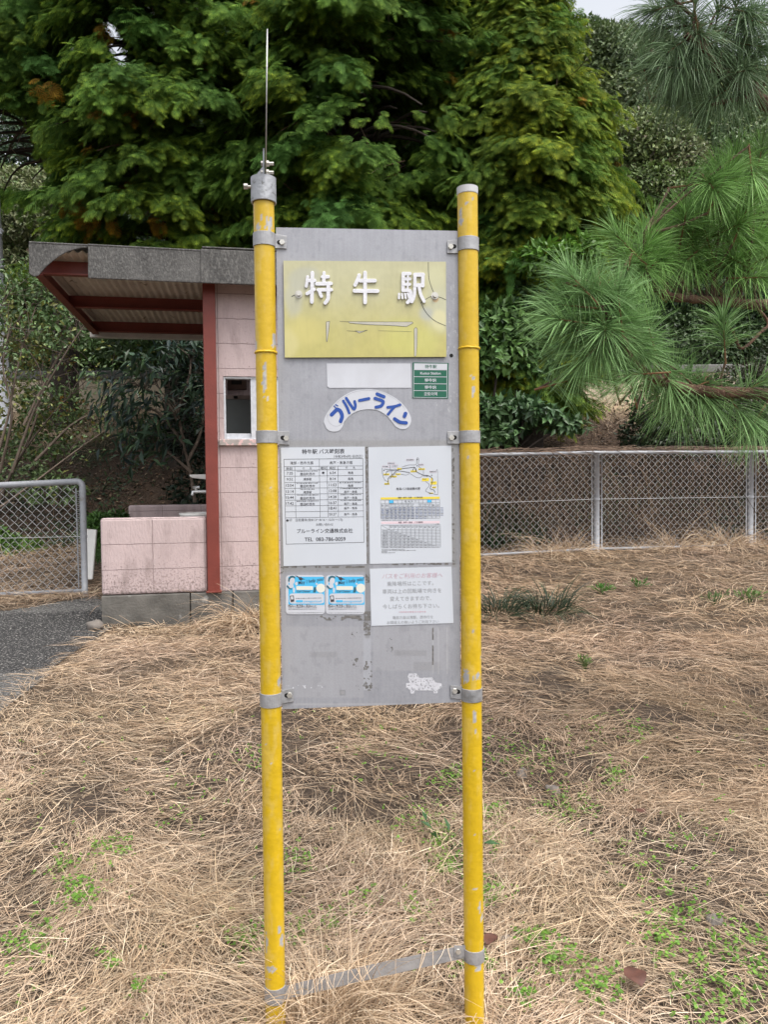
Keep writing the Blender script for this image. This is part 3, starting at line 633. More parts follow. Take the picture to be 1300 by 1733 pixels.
def panel_col(X, Y):
    b = .335 + 0.05*(fbm(X/40, Y/40, 1)-.5) + .03*(fbm(X/5, Y/5, 2)-.5) + .05*(fbm(X/3, Y/60, 7)-.5)
    C = b[..., None]*np.array((.985, 1.0, 1.09))
    def rect(x0, y0, x1, y1, c, a, soft=2.0):
        k = (sstep(x0-soft, x0+soft, X)*(1-sstep(x1-soft, x1+soft, X))*sstep(y0-soft, y0+soft, Y)*(1-sstep(y1-soft, y1+soft, Y)))[..., None]*a
        C[:] = C*(1-k) + np.asarray(c)*k
    L = np.array((.40, .40, .425))
    rect(482, 1060, 616, 1180, L, .5); rect(632, 1060, 762, 1135, L, .45); rect(615, 1070, 628, 1168, (.45, .46, .50), .6, 1)
    rect(524, 1103, 571, 1112, (.30, .30, .31), .5, 1); rect(667, 1100, 722, 1110, (.29, .29, .30), .5, 1); rect(700, 1120, 745, 1135, (.29, .29, .30), .5, 1)
    rect(467, 760, 480, 960, (.25, .24, .235), .6, 2); rect(618, 755, 626, 1080, (.22, .215, .21), .55, 2); rect(765, 750, 773, 960, (.27, .265, .26), .6, 2)
    rect(475, 957, 620, 968, (.28, .28, .28), .7, 1.5); rect(466, 745, 775, 757, (.30, .295, .28), .5, 3)
    for x in (733, 742, 757): rect(x-.6, 1062, x+.6, 1140, (.50, .50, .52), .6, .6)
    rect(575, 1167, 585, 1177, (.26, .26, .27), .9, .5); rect(577, 1169, 583, 1175, (.34, .34, .35), .9, .5)
    rect(472, 1190, 779, 1193, (.45, .45, .47), .5, 1); rect(555, 730, 655, 745, (.38, .38, .40), .4, 2)
    st = sstep(.66, .74, fbm(X/9, Y/14, 12))[..., None]; C[:] = C*(1-.08*st)
    sc_ = sstep(.72, .76, fbm(X/2.2, Y/7, 33))[..., None]*((X > 735) & (Y > 480) & (Y < 700))[..., None]; C[:] = C*(1-.4*sc_) + .4*sc_*np.array((.6, .6, .62))
    return C
panel = grid_plate('panel', PT, 206, 530, 0, .0022, panel_col, m_panel, sign)

def plate_col(X, Y):
    n1 = fbm(X/45, Y/45, 3); n2 = fbm(X/9, Y/9, 5)
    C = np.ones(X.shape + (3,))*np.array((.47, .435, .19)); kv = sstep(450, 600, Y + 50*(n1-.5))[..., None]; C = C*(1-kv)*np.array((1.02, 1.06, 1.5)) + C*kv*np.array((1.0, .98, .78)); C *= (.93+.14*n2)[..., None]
    def blob(cx, cy, rx, ry, c, a):
        q = np.sqrt(((X-cx)/rx)**2 + ((Y-cy)/ry)**2) + .8*(n1-.5); k = (1-sstep(.45, 1.10, q))[..., None]*a; C[:] = C*(1-k)+np.asarray(c)*k
    blob(515, 470, 32, 26, (.42, .42, .33), .85); blob(497, 508, 20, 36, (.44, .44, .35), .7)
    blob(740, 515, 38, 52, (.50, .50, .36), .8); blob(738, 470, 22, 30, (.56, .55, .34), .6); blob(722, 530, 16, 16, (.42, .43, .38), .8); blob(742, 540, 14, 22, (.64, .60, .34), .7)
    blob(520, 560, 42, 34, (.56, .50, .18), .7); blob(487, 585, 22, 32, (.58, .53, .25), .7); blob(690, 575, 60, 40, (.55, .54, .15), .5)
    k = sstep(.60, .7, fbm(X/3, Y/30, 8))[..., None]; C[:] = C*(1-.03*k)
    k = (np.hypot(X-737, Y-507) < 5)[..., None]; C[:] = C*(1-.6*k)+.6*k*np.array((.42, .20, .06))
    return C
NP = [(479.6, 441.6), (754.8, 443.3), (755.6, 604.2), (482.2, 605.4)]
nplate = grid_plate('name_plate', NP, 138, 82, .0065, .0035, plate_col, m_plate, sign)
kan = []
A = fr(500, 450, 10)
for pts, wd in [([(205, 190), (198, 260), (183, 350)], 48), ([(210, 252), (325, 252)], 54), ([(286, 122), (278, 615)], 58), ([(198, 475), (315, 403)], 54), ([(485, 122), (480, 300)], 52),
                ([(458, 192), (555, 190)], 54), ([(362, 308), (602, 303)], 58), ([(385, 410), (608, 410)], 54), ([(556, 300), (556, 480), (548, 570), (505, 630)], 58), ([(410, 452), (440, 520)], 52)]: kan.append((A, pts, wd, 0))
for pts, wd in [([(1080, 162), (1052, 240), (1010, 328)], 58), ([(1095, 255), (1345, 255)], 60), ([(1002, 426), (1388, 430)], 62), ([(1180, 118), (1180, 625)], 58)]: kan.append((A, pts, wd, 1))
A2 = fr(630, 450, 10)
for pts, wd in [([(526, 132), (522, 418)], 54), ([(526, 134), (640, 134)], 54), ([(525, 225), (638, 225)], 46), ([(524, 315), (636, 315)], 46), ([(606, 134), (602, 415)], 30), ([(522, 418), (612, 416), (648, 440), (648, 520), (628, 590), (600, 622)], 54),
                ([(456, 476), (454, 552)], 32), ([(504, 476), (514, 552)], 32), ([(556, 476), (570, 552)], 32), ([(600, 470), (622, 535)], 32),
                ([(725, 152), (862, 152)], 62), ([(724, 150), (722, 380), (708, 520), (672, 610)], 50), ([(860, 152), (856, 342)], 54), ([(725, 328), (858, 330)], 58), ([(792, 340), (822, 480), (880, 602)], 50)]: kan.append((A2, pts, wd, 2))
for ch in range(3):
    m = M(); q = 0
    for f_, pts, wd, c_ in kan:
        if c_ != ch: continue
        pp = [f_(*p) for p in pts]; poly = ribbon(pp, wd/9.1, n=8); o_ = .0105 + .00012*q; q += 1
        m.prism([S(x, y, o_) for x, y in poly], [S(x, y, .0065) for x, y in poly])
    m.build('raised_character', m_raised, nplate, bevel=.0006)
cr = M()
for pts in ([(725, 444), (726, 470), (731, 488), (735, 497)], [(739, 502), (748, 504.5), (755, 508)], [(732, 501), (722, 506), (713, 513)], [(712, 512), (722, 530), (736, 543), (755, 552)]):
    flat(cr, ribbon(pts, .8, cap=False), .0069)
flat(cr, ribbon([(500, 499), (494, 502)], 1.4), .0069)
cr.build('crack', m_ink, nplate)
tp = M(); te = M()
for poly in ([(552, 545), (558, 544), (556.5, 560), (553.5, 579), (552.5, 578)], [(589, 544.5), (640, 545), (698, 545), (699.5, 547), (688, 553), (660, 551), (620, 549.5), (592, 547)], [(701, 557), (704, 554), (706.5, 557), (706, 585), (704.5, 603), (701.5, 603)], [(601, 560), (611, 561), (622, 559), (608, 564)]):
    flat(tp, poly, .0068)
    pp = np.array(poly + [poly[0]], float); 
    for a_, b_ in zip(pp[:-1], pp[1:]): line(te, a_, b_, .5, .0070)
line(te, (587, 560), (602, 561), .5, .007); line(te, (640, 560), (697, 561.5), .35, .007); line(te, (575, 544), (589, 545), .5, .007)
tp.build('torn_tape', mat('torn_tape', (.42, .41, .36), (.50, .48, .40), scale=60, rough=.6), nplate); te.build('tape_edge', m_ink, nplate)
for (px, py) in ((505.5, 498.5), (736, 501)):
    c = S(px, py, .0065); m = M(); m.tube([c, c+sn*.0016], 5.9*PXM, 20); wsh = m.build('washer', m_bolt, nplate, bevel=.0004)
    m = M(); m.tube([c+sn*.0016, c+sn*.0075], 3.3*PXM, 6); m.build('bolt', m_bolt, nplate, bevel=.0005)
m = M(); c = S(764, 602, .0003); m.tube([c, c+sn*.0002], 3.2*PXM, 16); m.build('hole_shade', m_dark, panel)  # black disc on the panel, painting the shade inside a hole

# --- clamps
def clamp(p, tab, bolt_px, slot_px, rows, name='clamp'):
    o, a, d, uu, vv, rad = p; m = M(); ring(m, p, rows[0], rows[1], rad + .0022)
    m.prism([S(x, y, .0042) for x, y in tab], [S(x, y, .0012) for x, y in tab])
    c_ = m.build(name, m_galv, sign, bevel=.0007)
    b = S(*bolt_px, .0042); m = M(); m.tube([b, b+sn*.0045], 4.1*PXM, 6); m.build('bolt', m_bolt, c_, bevel=.0006)
    m = M(); s_ = np.array(slot_px, float); b2 = np.array(bolt_px, float); flat(m, ribbon([b2, s_], 7.6, n=8), .0044); m.build('slot_shade', m_dark, c_)  # flat black patch painted as the shade in the slot
for (tab, bp, sp, rows) in (([(464, 396), (485.5, 399.5), (485.3, 421.3), (464, 420.5)], (477.5, 410.8), (472.5, 410.5), (396.5, 419)),
                            ([(468, 730), (490, 729.5), (490, 753), (468, 752)], (484.5, 741.8), (478.5, 741), (729.5, 750.5)),
                            ([(476, 1168), (497, 1164.5), (497, 1187), (477, 1190.5)], (490, 1176), (485, 1176.8), (1171, 1193.5))):
    clamp(pl, tab, bp, sp, rows)
for (tab, bp, sp, rows) in (([(757, 407.2), (776, 406), (776, 429), (757, 429)], (763, 418), (769, 417.5), (404.5, 427)),
                            ([(757.5, 730.5), (778, 729.5), (778, 751.5), (758, 751)], (764.5, 741), (769.5, 740.5), (729.5, 750)),
                            ([(762.5, 1159), (782, 1161), (782, 1184), (763, 1181)], (770, 1169), (775.5, 1170.5), (1163, 1184.5))):
    clamp(pr, tab, bp, sp, rows)
# lower crossbar with its clamps
m = M(); ring(m, pl, 1664, 1690, pl[5]+.0022); cl = m.build('clamp', m_galv, sign, bevel=.0007)
m = M(); ring(m, pr, 1601, 1622, pr[5]+.0022); tb = [(768.5, 1599), (788, 1600), (788, 1622), (769, 1620)]
m.prism([S(x, y, .0092) for x, y in tb], [S(x, y, .0062) for x, y in tb]); cl = m.build('clamp', m_galv, sign, bevel=.0007)
b = S(775.5, 1609, .009); m = M(); m.tube([b, b+sn*.0045], 4.3*PXM, 6); m.build('bolt', m_bolt, cl, bevel=.0006)
cb = [(482, 1668), (630, 1631), (788, 1598), (788, 1620.5), (630, 1656), (482, 1691)]
m = M(); m.prism([S(x, y, .0058) for x, y in cb], [S(x, y, .0018) for x, y in cb]); m.build('crossbar', m_galv, sign, bevel=.0006)

# --- blank sticker, green name sticker, arched sticker
m = M(); plate(m, [(553, 615.4), (694.8, 615.4), (696, 656.5), (557, 656.6), (554, 654)], .0012, .001); m.build('blank_sticker', m_white, sign)
g = fr(460, 590, 3.9394)
m = M(); plate(m, [g(940, 93), g(1180, 97), g(1176, 334), g(938, 330)], .0013, .001); gs = m.build('station_sticker', m_green, sign)
m = M(); flat(m, [g(949, 99), g(1171, 102), g(1170, 141), g(949, 140)], .0017)
for y0 in (141, 187.5, 234, 280): line(m, g(947, y0+.3), g(1168, y0+2.3), .9, .0017)
line(m, g(948, 140), g(945, 325), .7, .0017); line(m, g(1169, 140), g(1167, 328), .7, .0017); line(m, g(945, 325), g(1167, 328), .7, .0017)
m.build('white_field', m_white, gs)
m = M(); text(m, '特牛駅', *g(1061, 121), 79/3.94, off=.0020, bold=.01); m.build('lettering', m_green, gs)
m = M()
for s_, y_, w_ in (('Kottoi Station', 165, 136), ('特牛站', 212, 77), ('特牛站', 259, 77), ('곳토이역', 303, 88)): text(m, s_, *g(1059, y_), w_/3.94, off=.0017, bold=.018)
m.build('lettering', m_white, gs)
z = fr(540, 655, 8.125)
arc = [(65, 480), (75, 430), (100, 380), (160, 290), (250, 190), (360, 110), (480, 55), (600, 38), (760, 38), (900, 75), (1030, 140), (1130, 215), (1210, 310), (1258, 400), (1268, 470), (1240, 540), (1190, 577), (1120, 577), (1060, 547), (1020, 500), (960, 425), (890, 365), (800, 320), (690, 307), (580, 318), (480, 355), (400, 415), (345, 480), (330, 530), (290, 590), (220, 614), (150, 605), (100, 565)]
ap = crom([z(*p) for p in arc] + [z(*arc[0])], 3)[:-1]
m = M(); plate(m, ap, .0012, .001); arc_o = m.build('arched_sticker', m_white, sign)
m = M(); flat(m, ribbon([z(*p) for p in ((118, 370), (118, 430), (150, 500), (220, 538), (290, 525), (330, 500))], .35, cap=False), .0016)
flat(m, ribbon([z(*p) for p in ((118, 400), (175, 295), (262, 200), (370, 122), (490, 68), (600, 50), (760, 50), (890, 82), (1020, 150), (1120, 225), (1190, 310))], .35, cap=False), .0016); m.build('sticker_edge', m_inkg, arc_o)
m = M(); q = 0
for pts, wd in [([(172, 382), (248, 308)], 52), ([(248, 308), (290, 330), (318, 400), (298, 472)], 52), ([(206, 262), (232, 290)], 15), ([(228, 243), (258, 260)], 15),
                ([(334, 192), (385, 280), (416, 358)], 36), ([(374, 155), (440, 255), (482, 305), (500, 260), (490, 200)], 38), ([(556, 186), (686, 160)], 42), ([(800, 97), (893, 135)], 46),
                ([(770, 157), (868, 190), (882, 218), (850, 262), (785, 278)], 44), ([(945, 280), (1040, 268), (1115, 245)], 38), ([(1035, 275), (995, 322), (950, 376)], 36), ([(1190, 365), (1176, 403)], 50), ([(1040, 438), (1110, 482), (1200, 494)], 46)]:
    flat(m, ribbon([z(*p) for p in pts], wd/8.125, n=8), .0017 + .00006*q); q += 1
m.build('blue_lettering', m_blue, arc_o)

# --- timetable sheet
t = fr(470, 750, 8.125); sl_ = -.012
def sheet(name, q, label=None):
    m = M(); plate(m, q, .0011, .0006); o = m.build(name, m_paper, sign)
    if label: o['label'] = label
    return o
ts = sheet('timetable_sheet', [t(43, 62), t(1200, 48), t(1225, 1662), t(80, 1690)], 'white bus timetable sheet')
ink = M(); rule = M(); OT = .0015
def TX(s_, cx, cy, w_, bold=0.0, m=None, f=t, hp=None, off=OT, shear=0, sl=sl_): text(ink if m is None else m, s_, *f(cx, cy), w_/8.125, hpx=hp, slope=sl, off=off, bold=bold, shear=shear)
TX('特牛駅 バス時刻表', 627, 114, 585, .012); TX('（令和3年4月1日改正）', 970, 182, 400)
TX('滝部・西市方面', 330, 272, 318, .004); TX('島戸・角島方面', 874, 268, 312, .004)
for s_, x_, y_, w_ in (('時刻', 160, 350, 82), ('行　　先', 405, 347, 128), ('種別', 628, 344, 78), ('時刻', 752, 343, 76), ('行　　先', 1000, 338, 132)): TX(s_, x_, y_, w_)
for s_, d_, y_ in (('7:35', '豊田町西市', 414), ('9:52', '滝部駅', 496), ('12:04', '豊田町西市', 580), ('13:14', '滝部駅', 664), ('15:44', '豊田町西市', 747), ('17:42', '豊田町西市', 828)):
    TX(s_, 166, y_, 84 if len(s_) == 4 else 106, .004); TX(d_, 410, y_ + (10 if y_ != 496 else 0), 204 if len(d_) > 3 else 116, .006)
for s_, d_, y_ in (('6:34', '角島', 407), ('8:14', '角島', 490), ('11:03', '角島', 573), ('12:08', '島戸・角島', 656), ('14:28', '島戸・角島', 738), ('16:37', '島戸・角島', 820), ('18:41', '島戸・角島', 893), ('20:27', '島戸・角島', 976)):
    TX(s_, 757, y_, 82 if len(s_) == 4 else 104, .004); TX(d_, 1004, y_ + (12 if 560 < y_ < 830 else 0), 74 if len(d_) < 3 else 178, .006)
for y_, x0, x1 in ((386, 258, 548), (552, 258, 552), (634, 310, 510), (715, 265, 560), (798, 262, 562), (545, 850, 1150), (625, 855, 1145), (708, 862, 1150), (788, 862, 1150)):   # small print too fine to read
    x = x0
    while x < x1:
        w_ = random.uniform(8, 20); a_ = t(x, y_ - (x-x0)*.012); b_ = t(min(x+w_, x1), y_ - (x-x0+w_)*.012); line(ink, a_, b_, random.uniform(.7, 1.5), OT); x += w_ + random.uniform(4, 8)
for cx, cy, r_ in ((626, 408, 17), (133, 1063, 17)):
    c_ = t(cx, cy); flat(ink, [(c_[0] + r_/8.125*math.cos(k), c_[1] + r_/8.125*math.sin(k)) for k in np.linspace(0, 2*math.pi, 16, endpoint=False)], OT)
TX('印　日祝運休(含8/13～8/16・12/31～1/3)', 525, 1056, 735); TX('お問い合わせ', 646, 1118, 236); TX('ブルーライン交通株式会社', 648, 1204, 770, .010); TX('TEL  083-786-0059', 652, 1320, 565, .010)
def LN(a_, b_, w_=.5, m=None, f=t, off=OT): line(rule if m is None else m, f(*a_), f(*b_), w_, off)
xl = lambda x, y: (x + (y-220)*.024, y)
LN(xl(85, 222), xl(1172, 210), .6); LN(xl(85, 222), xl(88, 1388), .6); LN(xl(1172, 210), xl(1160, 1362), .6); LN(xl(85, 1388), xl(1160, 1362), .6)
LN(xl(85, 322), xl(1172, 312)); LN(xl(85, 373), xl(1172, 358)); LN(xl(572, 217), xl(566, 1022)); LN(xl(232, 320), xl(232, 1026)); LN(xl(676, 316), xl(674, 1018)); LN(xl(826, 314), xl(816, 1014))
for y_ in (456, 540, 622, 703, 785, 863, 944, 1026): LN(xl(85, y_), xl(1168, y_-14))
ink.build('lettering', m_ink, ts); rule.build('ruled_lines', m_ink, ts)

# --- route map and fare sheet
u = fr(620, 750, 8.125)
rs = sheet('route_map_sheet', [u(27, 57), u(1168, 35), u(1180, 1640), u(50, 1660)], 'white sheet with coloured bus route map and fare tables')
yb = M(); rl = M(); bl = M(); rk = M(); pk = M()
def box(m, x0, y0, x1, y1, off=.0014, f=u): flat(m, [f(x0, y0), f(x1, y0-.012*(x1-x0)), f(x1, y1-.012*(x1-x0)), f(x0, y1)], off)
for b_ in ((425, 342, 487, 368), (238, 418, 318, 442), (330, 448, 420, 472), (405, 416, 470, 438), (610, 376, 700, 400), (718, 346, 806, 370), (248, 548, 318, 572), (765, 482, 862, 524), (882, 526, 970, 570), (906, 596, 962, 620), (862, 680, 920, 698), (296, 510, 310, 548), (346, 430, 358, 450), (888, 480, 916, 520)): box(yb, *b_)
box(yb, 197, 746, 1010, 776)
def dash(m, x0, x1, y_, h=1.0, f=u, off=.0018, lo=6, hi=18, gap=5):
    x = x0
    while x < x1-3:
        w_ = random.uniform(lo, hi); line(m, f(x, y_-(x-x0)*.012), f(min(x+w_, x1), y_-(x-x0)*.012), h*random.uniform(.7, 1.2), off); x += w_ + gap
for (x0, x1, y_) in ((430, 480, 356), (245, 305, 430), (335, 410, 461), (410, 460, 428), (618, 690, 388), (725, 795, 358), (252, 312, 560), (775, 830, 494), (890, 945, 536), (915, 955, 608), (868, 910, 690), (225, 300, 322), (300, 390, 278), (360, 430, 315), (555, 650, 230), (725, 785, 296), (875, 960, 392), (785, 850, 452)): dash(rk, x0, x1, y_)
for b_ in ((555, 218, 652, 243), (222, 312, 326, 336), (298, 266, 392, 290), (355, 300, 438, 336), (725, 286, 790, 306), (872, 382, 962, 404)):
    x0, y0, x1, y1 = b_
    for a_, c_ in (((x0, y0), (x1, y0-1)), ((x1, y0-1), (x1, y1-1)), ((x1, y1-1), (x0, y1)), ((x0, y1), (x0, y0))): line(pk, u(*a_), u(*c_), .35, .0016)
q = 0
for pts, w_ in (([(305, 560), (305, 480), (355, 440), (420, 378), (500, 350), (590, 340), (668, 335), (690, 390), (780, 436), (850, 446), (905, 480), (912, 520), (895, 580), (880, 625), (930, 645), (945, 680)], .9),
                ([(270, 430), (285, 390), (330, 380), (420, 380), (600, 402)], .8), ([(250, 360), (330, 365), (430, 360)], .6), ([(490, 330), (580, 300), (685, 292), (695, 210), (720, 215), (718, 310), (760, 350)], .5),
                ([(470, 425), (550, 438), (600, 420), (680, 465), (735, 475), (780, 440)], .5), ([(218, 340), (230, 450), (260, 510), (300, 530)], .5), ([(785, 350), (788, 430)], .4), ([(820, 530), (868, 578), (818, 655), (900, 690), (980, 708)], .5), ([(960, 385), (980, 385), (985, 710)], .35), ([(355, 440), (345, 385)], .5), ([(635, 378), (668, 335), (690, 378)], .8), ([(330, 366), (330, 300)], .4), ([(318, 490), (420, 400)], .5)):
    flat(rl, ribbon([u(*p) for p in pts], w_, cap=False), .0015 + .00002*q); q += 1
for cx, cy in ((243, 372), (703, 226), (700, 312), (840, 452), (900, 442)): box(rk, cx-6, cy-7, cx+6, cy+7, .0018)
text(rk, '角島バス路線案内図', *u(577, 626), 328/8.125, slope=sl_, off=.0018, bold=.008)
text(rk, '滝部・特牛～角島　バス時刻表', *u(605, 748), 340/8.125, slope=sl_, off=.0018, bold=.012)
text(rk, '滝部・特牛～角島　バス運賃表', *u(610, 1088), 340/8.125, slope=sl_, off=.0018, bold=.006); text(rk, '角　島　島　内', *u(607, 797), 158/8.125, slope=sl_, off=.0018)
pb = M(); box(pb, 205, 1078, 1010, 1112, .0014)
box(bl, 312, 784, 372, 828); box(bl, 838, 780, 898, 815)
def grd(x0, y0, x1, y1, cols, rows):
    for x_ in cols: line(rl, u(x_, y0-(x_-x0)*.012), u(x_+4, y1-(x_-x0)*.012), .32, .0016)
    for y_ in rows: line(rl, u(x0, y_), u(x1, y_-(x1-x0)*.012), .32, .00163)
c1 = [197, 257, 315, 373, 432, 490, 548, 607, 720, 780, 840, 897, 955, 1010]; grd(197, 784, 1010, 1042, c1, [784, 828, 878] + [898 + k*20.5 for k in range(8)])
tn = M()
for ci in range(13):
    for r_ in range(8):
        if ci > 8 and r_ > 5: continue
        if r_ == 0 and ci in (0, 1): continue
        for x_ in ((c1[ci], c1[ci+1]) if c1[ci+1]-c1[ci] < 80 else (c1[ci], c1[ci]+57)): dash(tn if (ci*3+r_) % 5 else rk, x_+14, x_+50, 888 + r_*20.4, .8, lo=8, hi=12, gap=3)
for ci in range(13): dash(rk, c1[ci]+8, c1[ci]+50, 848 if ci in (0, 1, 11, 12) else 838, .9); dash(rk, c1[ci]+16, c1[ci]+42, 862, .8)
dash(rk, 205, 580, 1060, .8)
c2 = [205, 320, 378, 437, 495, 552, 610, 668, 726, 784, 842, 898, 957, 1018]; grd(205, 1130, 1018, 1440, c2, [1130, 1190] + [1190 + k*20.8 for k in range(1, 13)])
line(rl, u(205, 1130), u(320, 1189), .3, .0017)
for r_ in range(12):
    dash(rk, 225, 302, 1202 + r_*20.8, .7)
    for ci in range(1, 13):
        if ci <= r_+1: dash(rk, c2[ci]+16, c2[ci]+46, 1200 + r_*20.8, .7, lo=8, hi=12, gap=3)
for ci in range(1, 13): dash(rk, c2[ci]+8, c2[ci]+50, 1140, .8); dash(rk, c2[ci]+12, c2[ci]+44, 1157, .8)
dash(rk, 960, 1005, 1112, .7)
for k, (x0, x1) in enumerate(((212, 530), (212, 680), (212, 290), (212, 400))): dash(rk, x0, x1, 1462 + k*15, .7)
yb.build('yellow_print', m_ylw, rs); rl.build('ruled_lines', m_ink, rs); bl.build('blue_print', m_sky, rs); rk.build('lettering', m_ink, rs); pk.build('pink_boxes', m_inkp, rs); pb.build('pink_band', m_pink, rs)
tn.build('small_print', mat('blue_grey_ink', (.10, .14, .30), rough=.5), rs)

# --- notice sheet
nf = fr(620, 955, 8.125)
ns = sheet('notice_sheet', [nf(48, 60), nf(1172, 30), nf(1200, 806), nf(70, 846)], 'white printed notice with faded grey and pink lettering')
gi = M(); pi_ = M(); sn_ = -.022
def NT(m, s_, cx, cy, w_, bold=0, shear=0): text(m, s_, *nf(cx, cy), w_/8.125, slope=sn_, off=.0015, bold=bold, shear=shear)
NT(pi_, 'バスをご利用のお客様へ', 632, 155, 832, .002, .2)
for s_, x_, y_, w_ in (('乗降場所はここです。', 605, 262, 640), ('車両は上の回転場で向きを', 630, 365, 812), ('変えてきますので、', 610, 468, 570), ('今しばらくお待ち下さい。', 615, 574, 780), ('滝部方面は滝部、西市行を', 640, 727, 560), ('お間違えの無いようご利用下さい', 642, 792, 712)): NT(gi, s_, x_, y_, w_, .004)
dash(pi_, 450, 830, 655, 2.2, f=nf, off=.0015, lo=18, hi=30, gap=8)
gi.build('grey_lettering', m_inkg, ns); pi_.build('pink_lettering', m_inkp, ns)

# --- two help line stickers
def rrect(x0, y0, x1, y1, r, n=5):
    o = []
    for cx, cy, a0 in ((x1-r, y0+r, -90), (x1-r, y1-r, 0), (x0+r, y1-r, 90), (x0+r, y0+r, 180)):
        for k in np.linspace(0, 90, n): o.append((cx + r*math.cos(R(a0+k)), cy + r*math.sin(R(a0+k))))
    return o
for ox, lab in ((0, 'left of the two blue help line stickers'), (587, 'right of the two blue help line stickers')):
    f = (lambda ox: lambda x, y: (480 + (x+ox)/8.667, 965 + (y + (70-70))/8.667))(ox)
    m = M(); plate(m, [f(*p) for p in rrect(33, 70, 607, 645, 55)], .0012, .001); st_ = m.build('help_sticker', m_white, sign); st_['label'] = lab
    m = M(); flat(m, [f(*p) for p in ((72, 95), (598, 95), (600, 505), (72, 505))], .0015); m.build('blue_field', m_sky, st_)
    m = M(); flat(m, [f(*p) for p in rrect(85, 340, 592, 488, 40)], .0017)
    flat(m, [f(*p) for p in [(215+110*math.cos(k)-90, 165+95*math.sin(k)) for k in np.linspace(0, 6.28, 20)[:-1]]], .00165) if False else None
    face = [f(118 + 46*math.cos(k), 150 + 58*math.sin(k)) for k in np.linspace(0, 2*math.pi, 20, endpoint=False)]; flat(m, face, .0018)
    flat(m, [f(*p) for p in ((95, 200), (140, 205), (150, 250), (70, 270), (60, 235))], .00175); flat(m, [f(*p) for p in ((165, 190), (185, 170), (205, 175), (205, 215), (180, 225))], .00175)
    flat(m, [f(*p) for p in ((135, 270), (155, 250), (170, 275), (160, 330), (140, 325))], .00175); flat(m, [f(*p) for p in rrect(470, 185, 500, 215, 14)], .00175)
    m.build('white_print', m_white, st_)
    m = M(); flat(m, [f(*p) for p in ((70, 120), (95, 85), (135, 78), (170, 95), (168, 125), (140, 108), (110, 112), (92, 140), (85, 170), (66, 160))], .0019)
    flat(m, [f(*p) for p in ((50, 215), (72, 235), (95, 262), (130, 270), (110, 283), (62, 262), (42, 238))], .0019); flat(m, [f(*p) for p in ((445, 250), (475, 245), (480, 280), (470, 325), (430, 325), (440, 285))], .0019)
    m.build('dark_teal_print', mat('teal_print', (.03, .12, .17), rough=.4), st_)
    m = M(); flat(m, [f(*p) for p in rrect(185, 232, 432, 288, 10)], .0019); flat(m, [f(545 + 66*math.cos(k), 262 + 66*math.sin(k)) for k in np.linspace(0, 2*math.pi, 28, endpoint=False)], .0019); m.build('cream_patch', m_cream, st_)
    m = M(); flat(m, [f(*p) for p in ((160, 72), (200, 82), (235, 105), (255, 98), (275, 115), (320, 132), (275, 135), (262, 150), (228, 140), (220, 110))], .0019)
    text(m, 'May I help you?', *f(408, 160), 385/8.667, hpx=66/8.667, slope=-.17, off=.0022, bold=.004, shear=.15)
    text(m, 'Call Center', *f(295, 308), 205/8.667, hpx=30/8.667, slope=-.01, off=.0022, bold=.012, shear=.2)
    flat(m, [f(*p) for p in ((90, 375), (148, 368), (158, 458), (106, 468))], .0020)
    for (x0, x1, n_) in ((70, 122, 0), (190, 274, 0), (332, 386, 0)): flat(m, [f(*p) for p in ((x0, 500), (x1, 500), (x1, 536), (x0, 536))], .0020)
    for (x0, x1, y_, h_) in ((125, 178, 524, 1.0), (276, 318, 524, 1.0), (390, 486, 524, 1.0), (70, 486, 552, .6), (70, 486, 573, .6), (70, 580, 626, .5), (175, 340, 412, .7), (350, 550, 408, .8)): dash(m, x0, x1, y_, h_, f=f, off=.0020, lo=14, hi=40, gap=6)
    m.build('dark_print', m_ink, st_)
    m = M(); text(m, '24', *f(96, 518), 40/8.667, off=.0023, bold=.02); text(m, '365', *f(232, 518), 68/8.667, off=.0023, bold=.02); text(m, '18', *f(359, 518), 38/8.667, off=.0023, bold=.02)
    flat(m, [f(*p) for p in ((104, 384), (138, 380), (143, 425), (110, 430))], .0022); m.build('white_digits', m_white, st_)
    m = M(); text(m, 'yamaguchicall', *f(425, 458), 270/8.667, hpx=38/8.667, off=.0020, bold=.012, shear=.2); flat(m, [f(*p) for p in rrect(180, 438, 285, 470, 14)], .0020); m.build('blue_print', m_sky, st_)

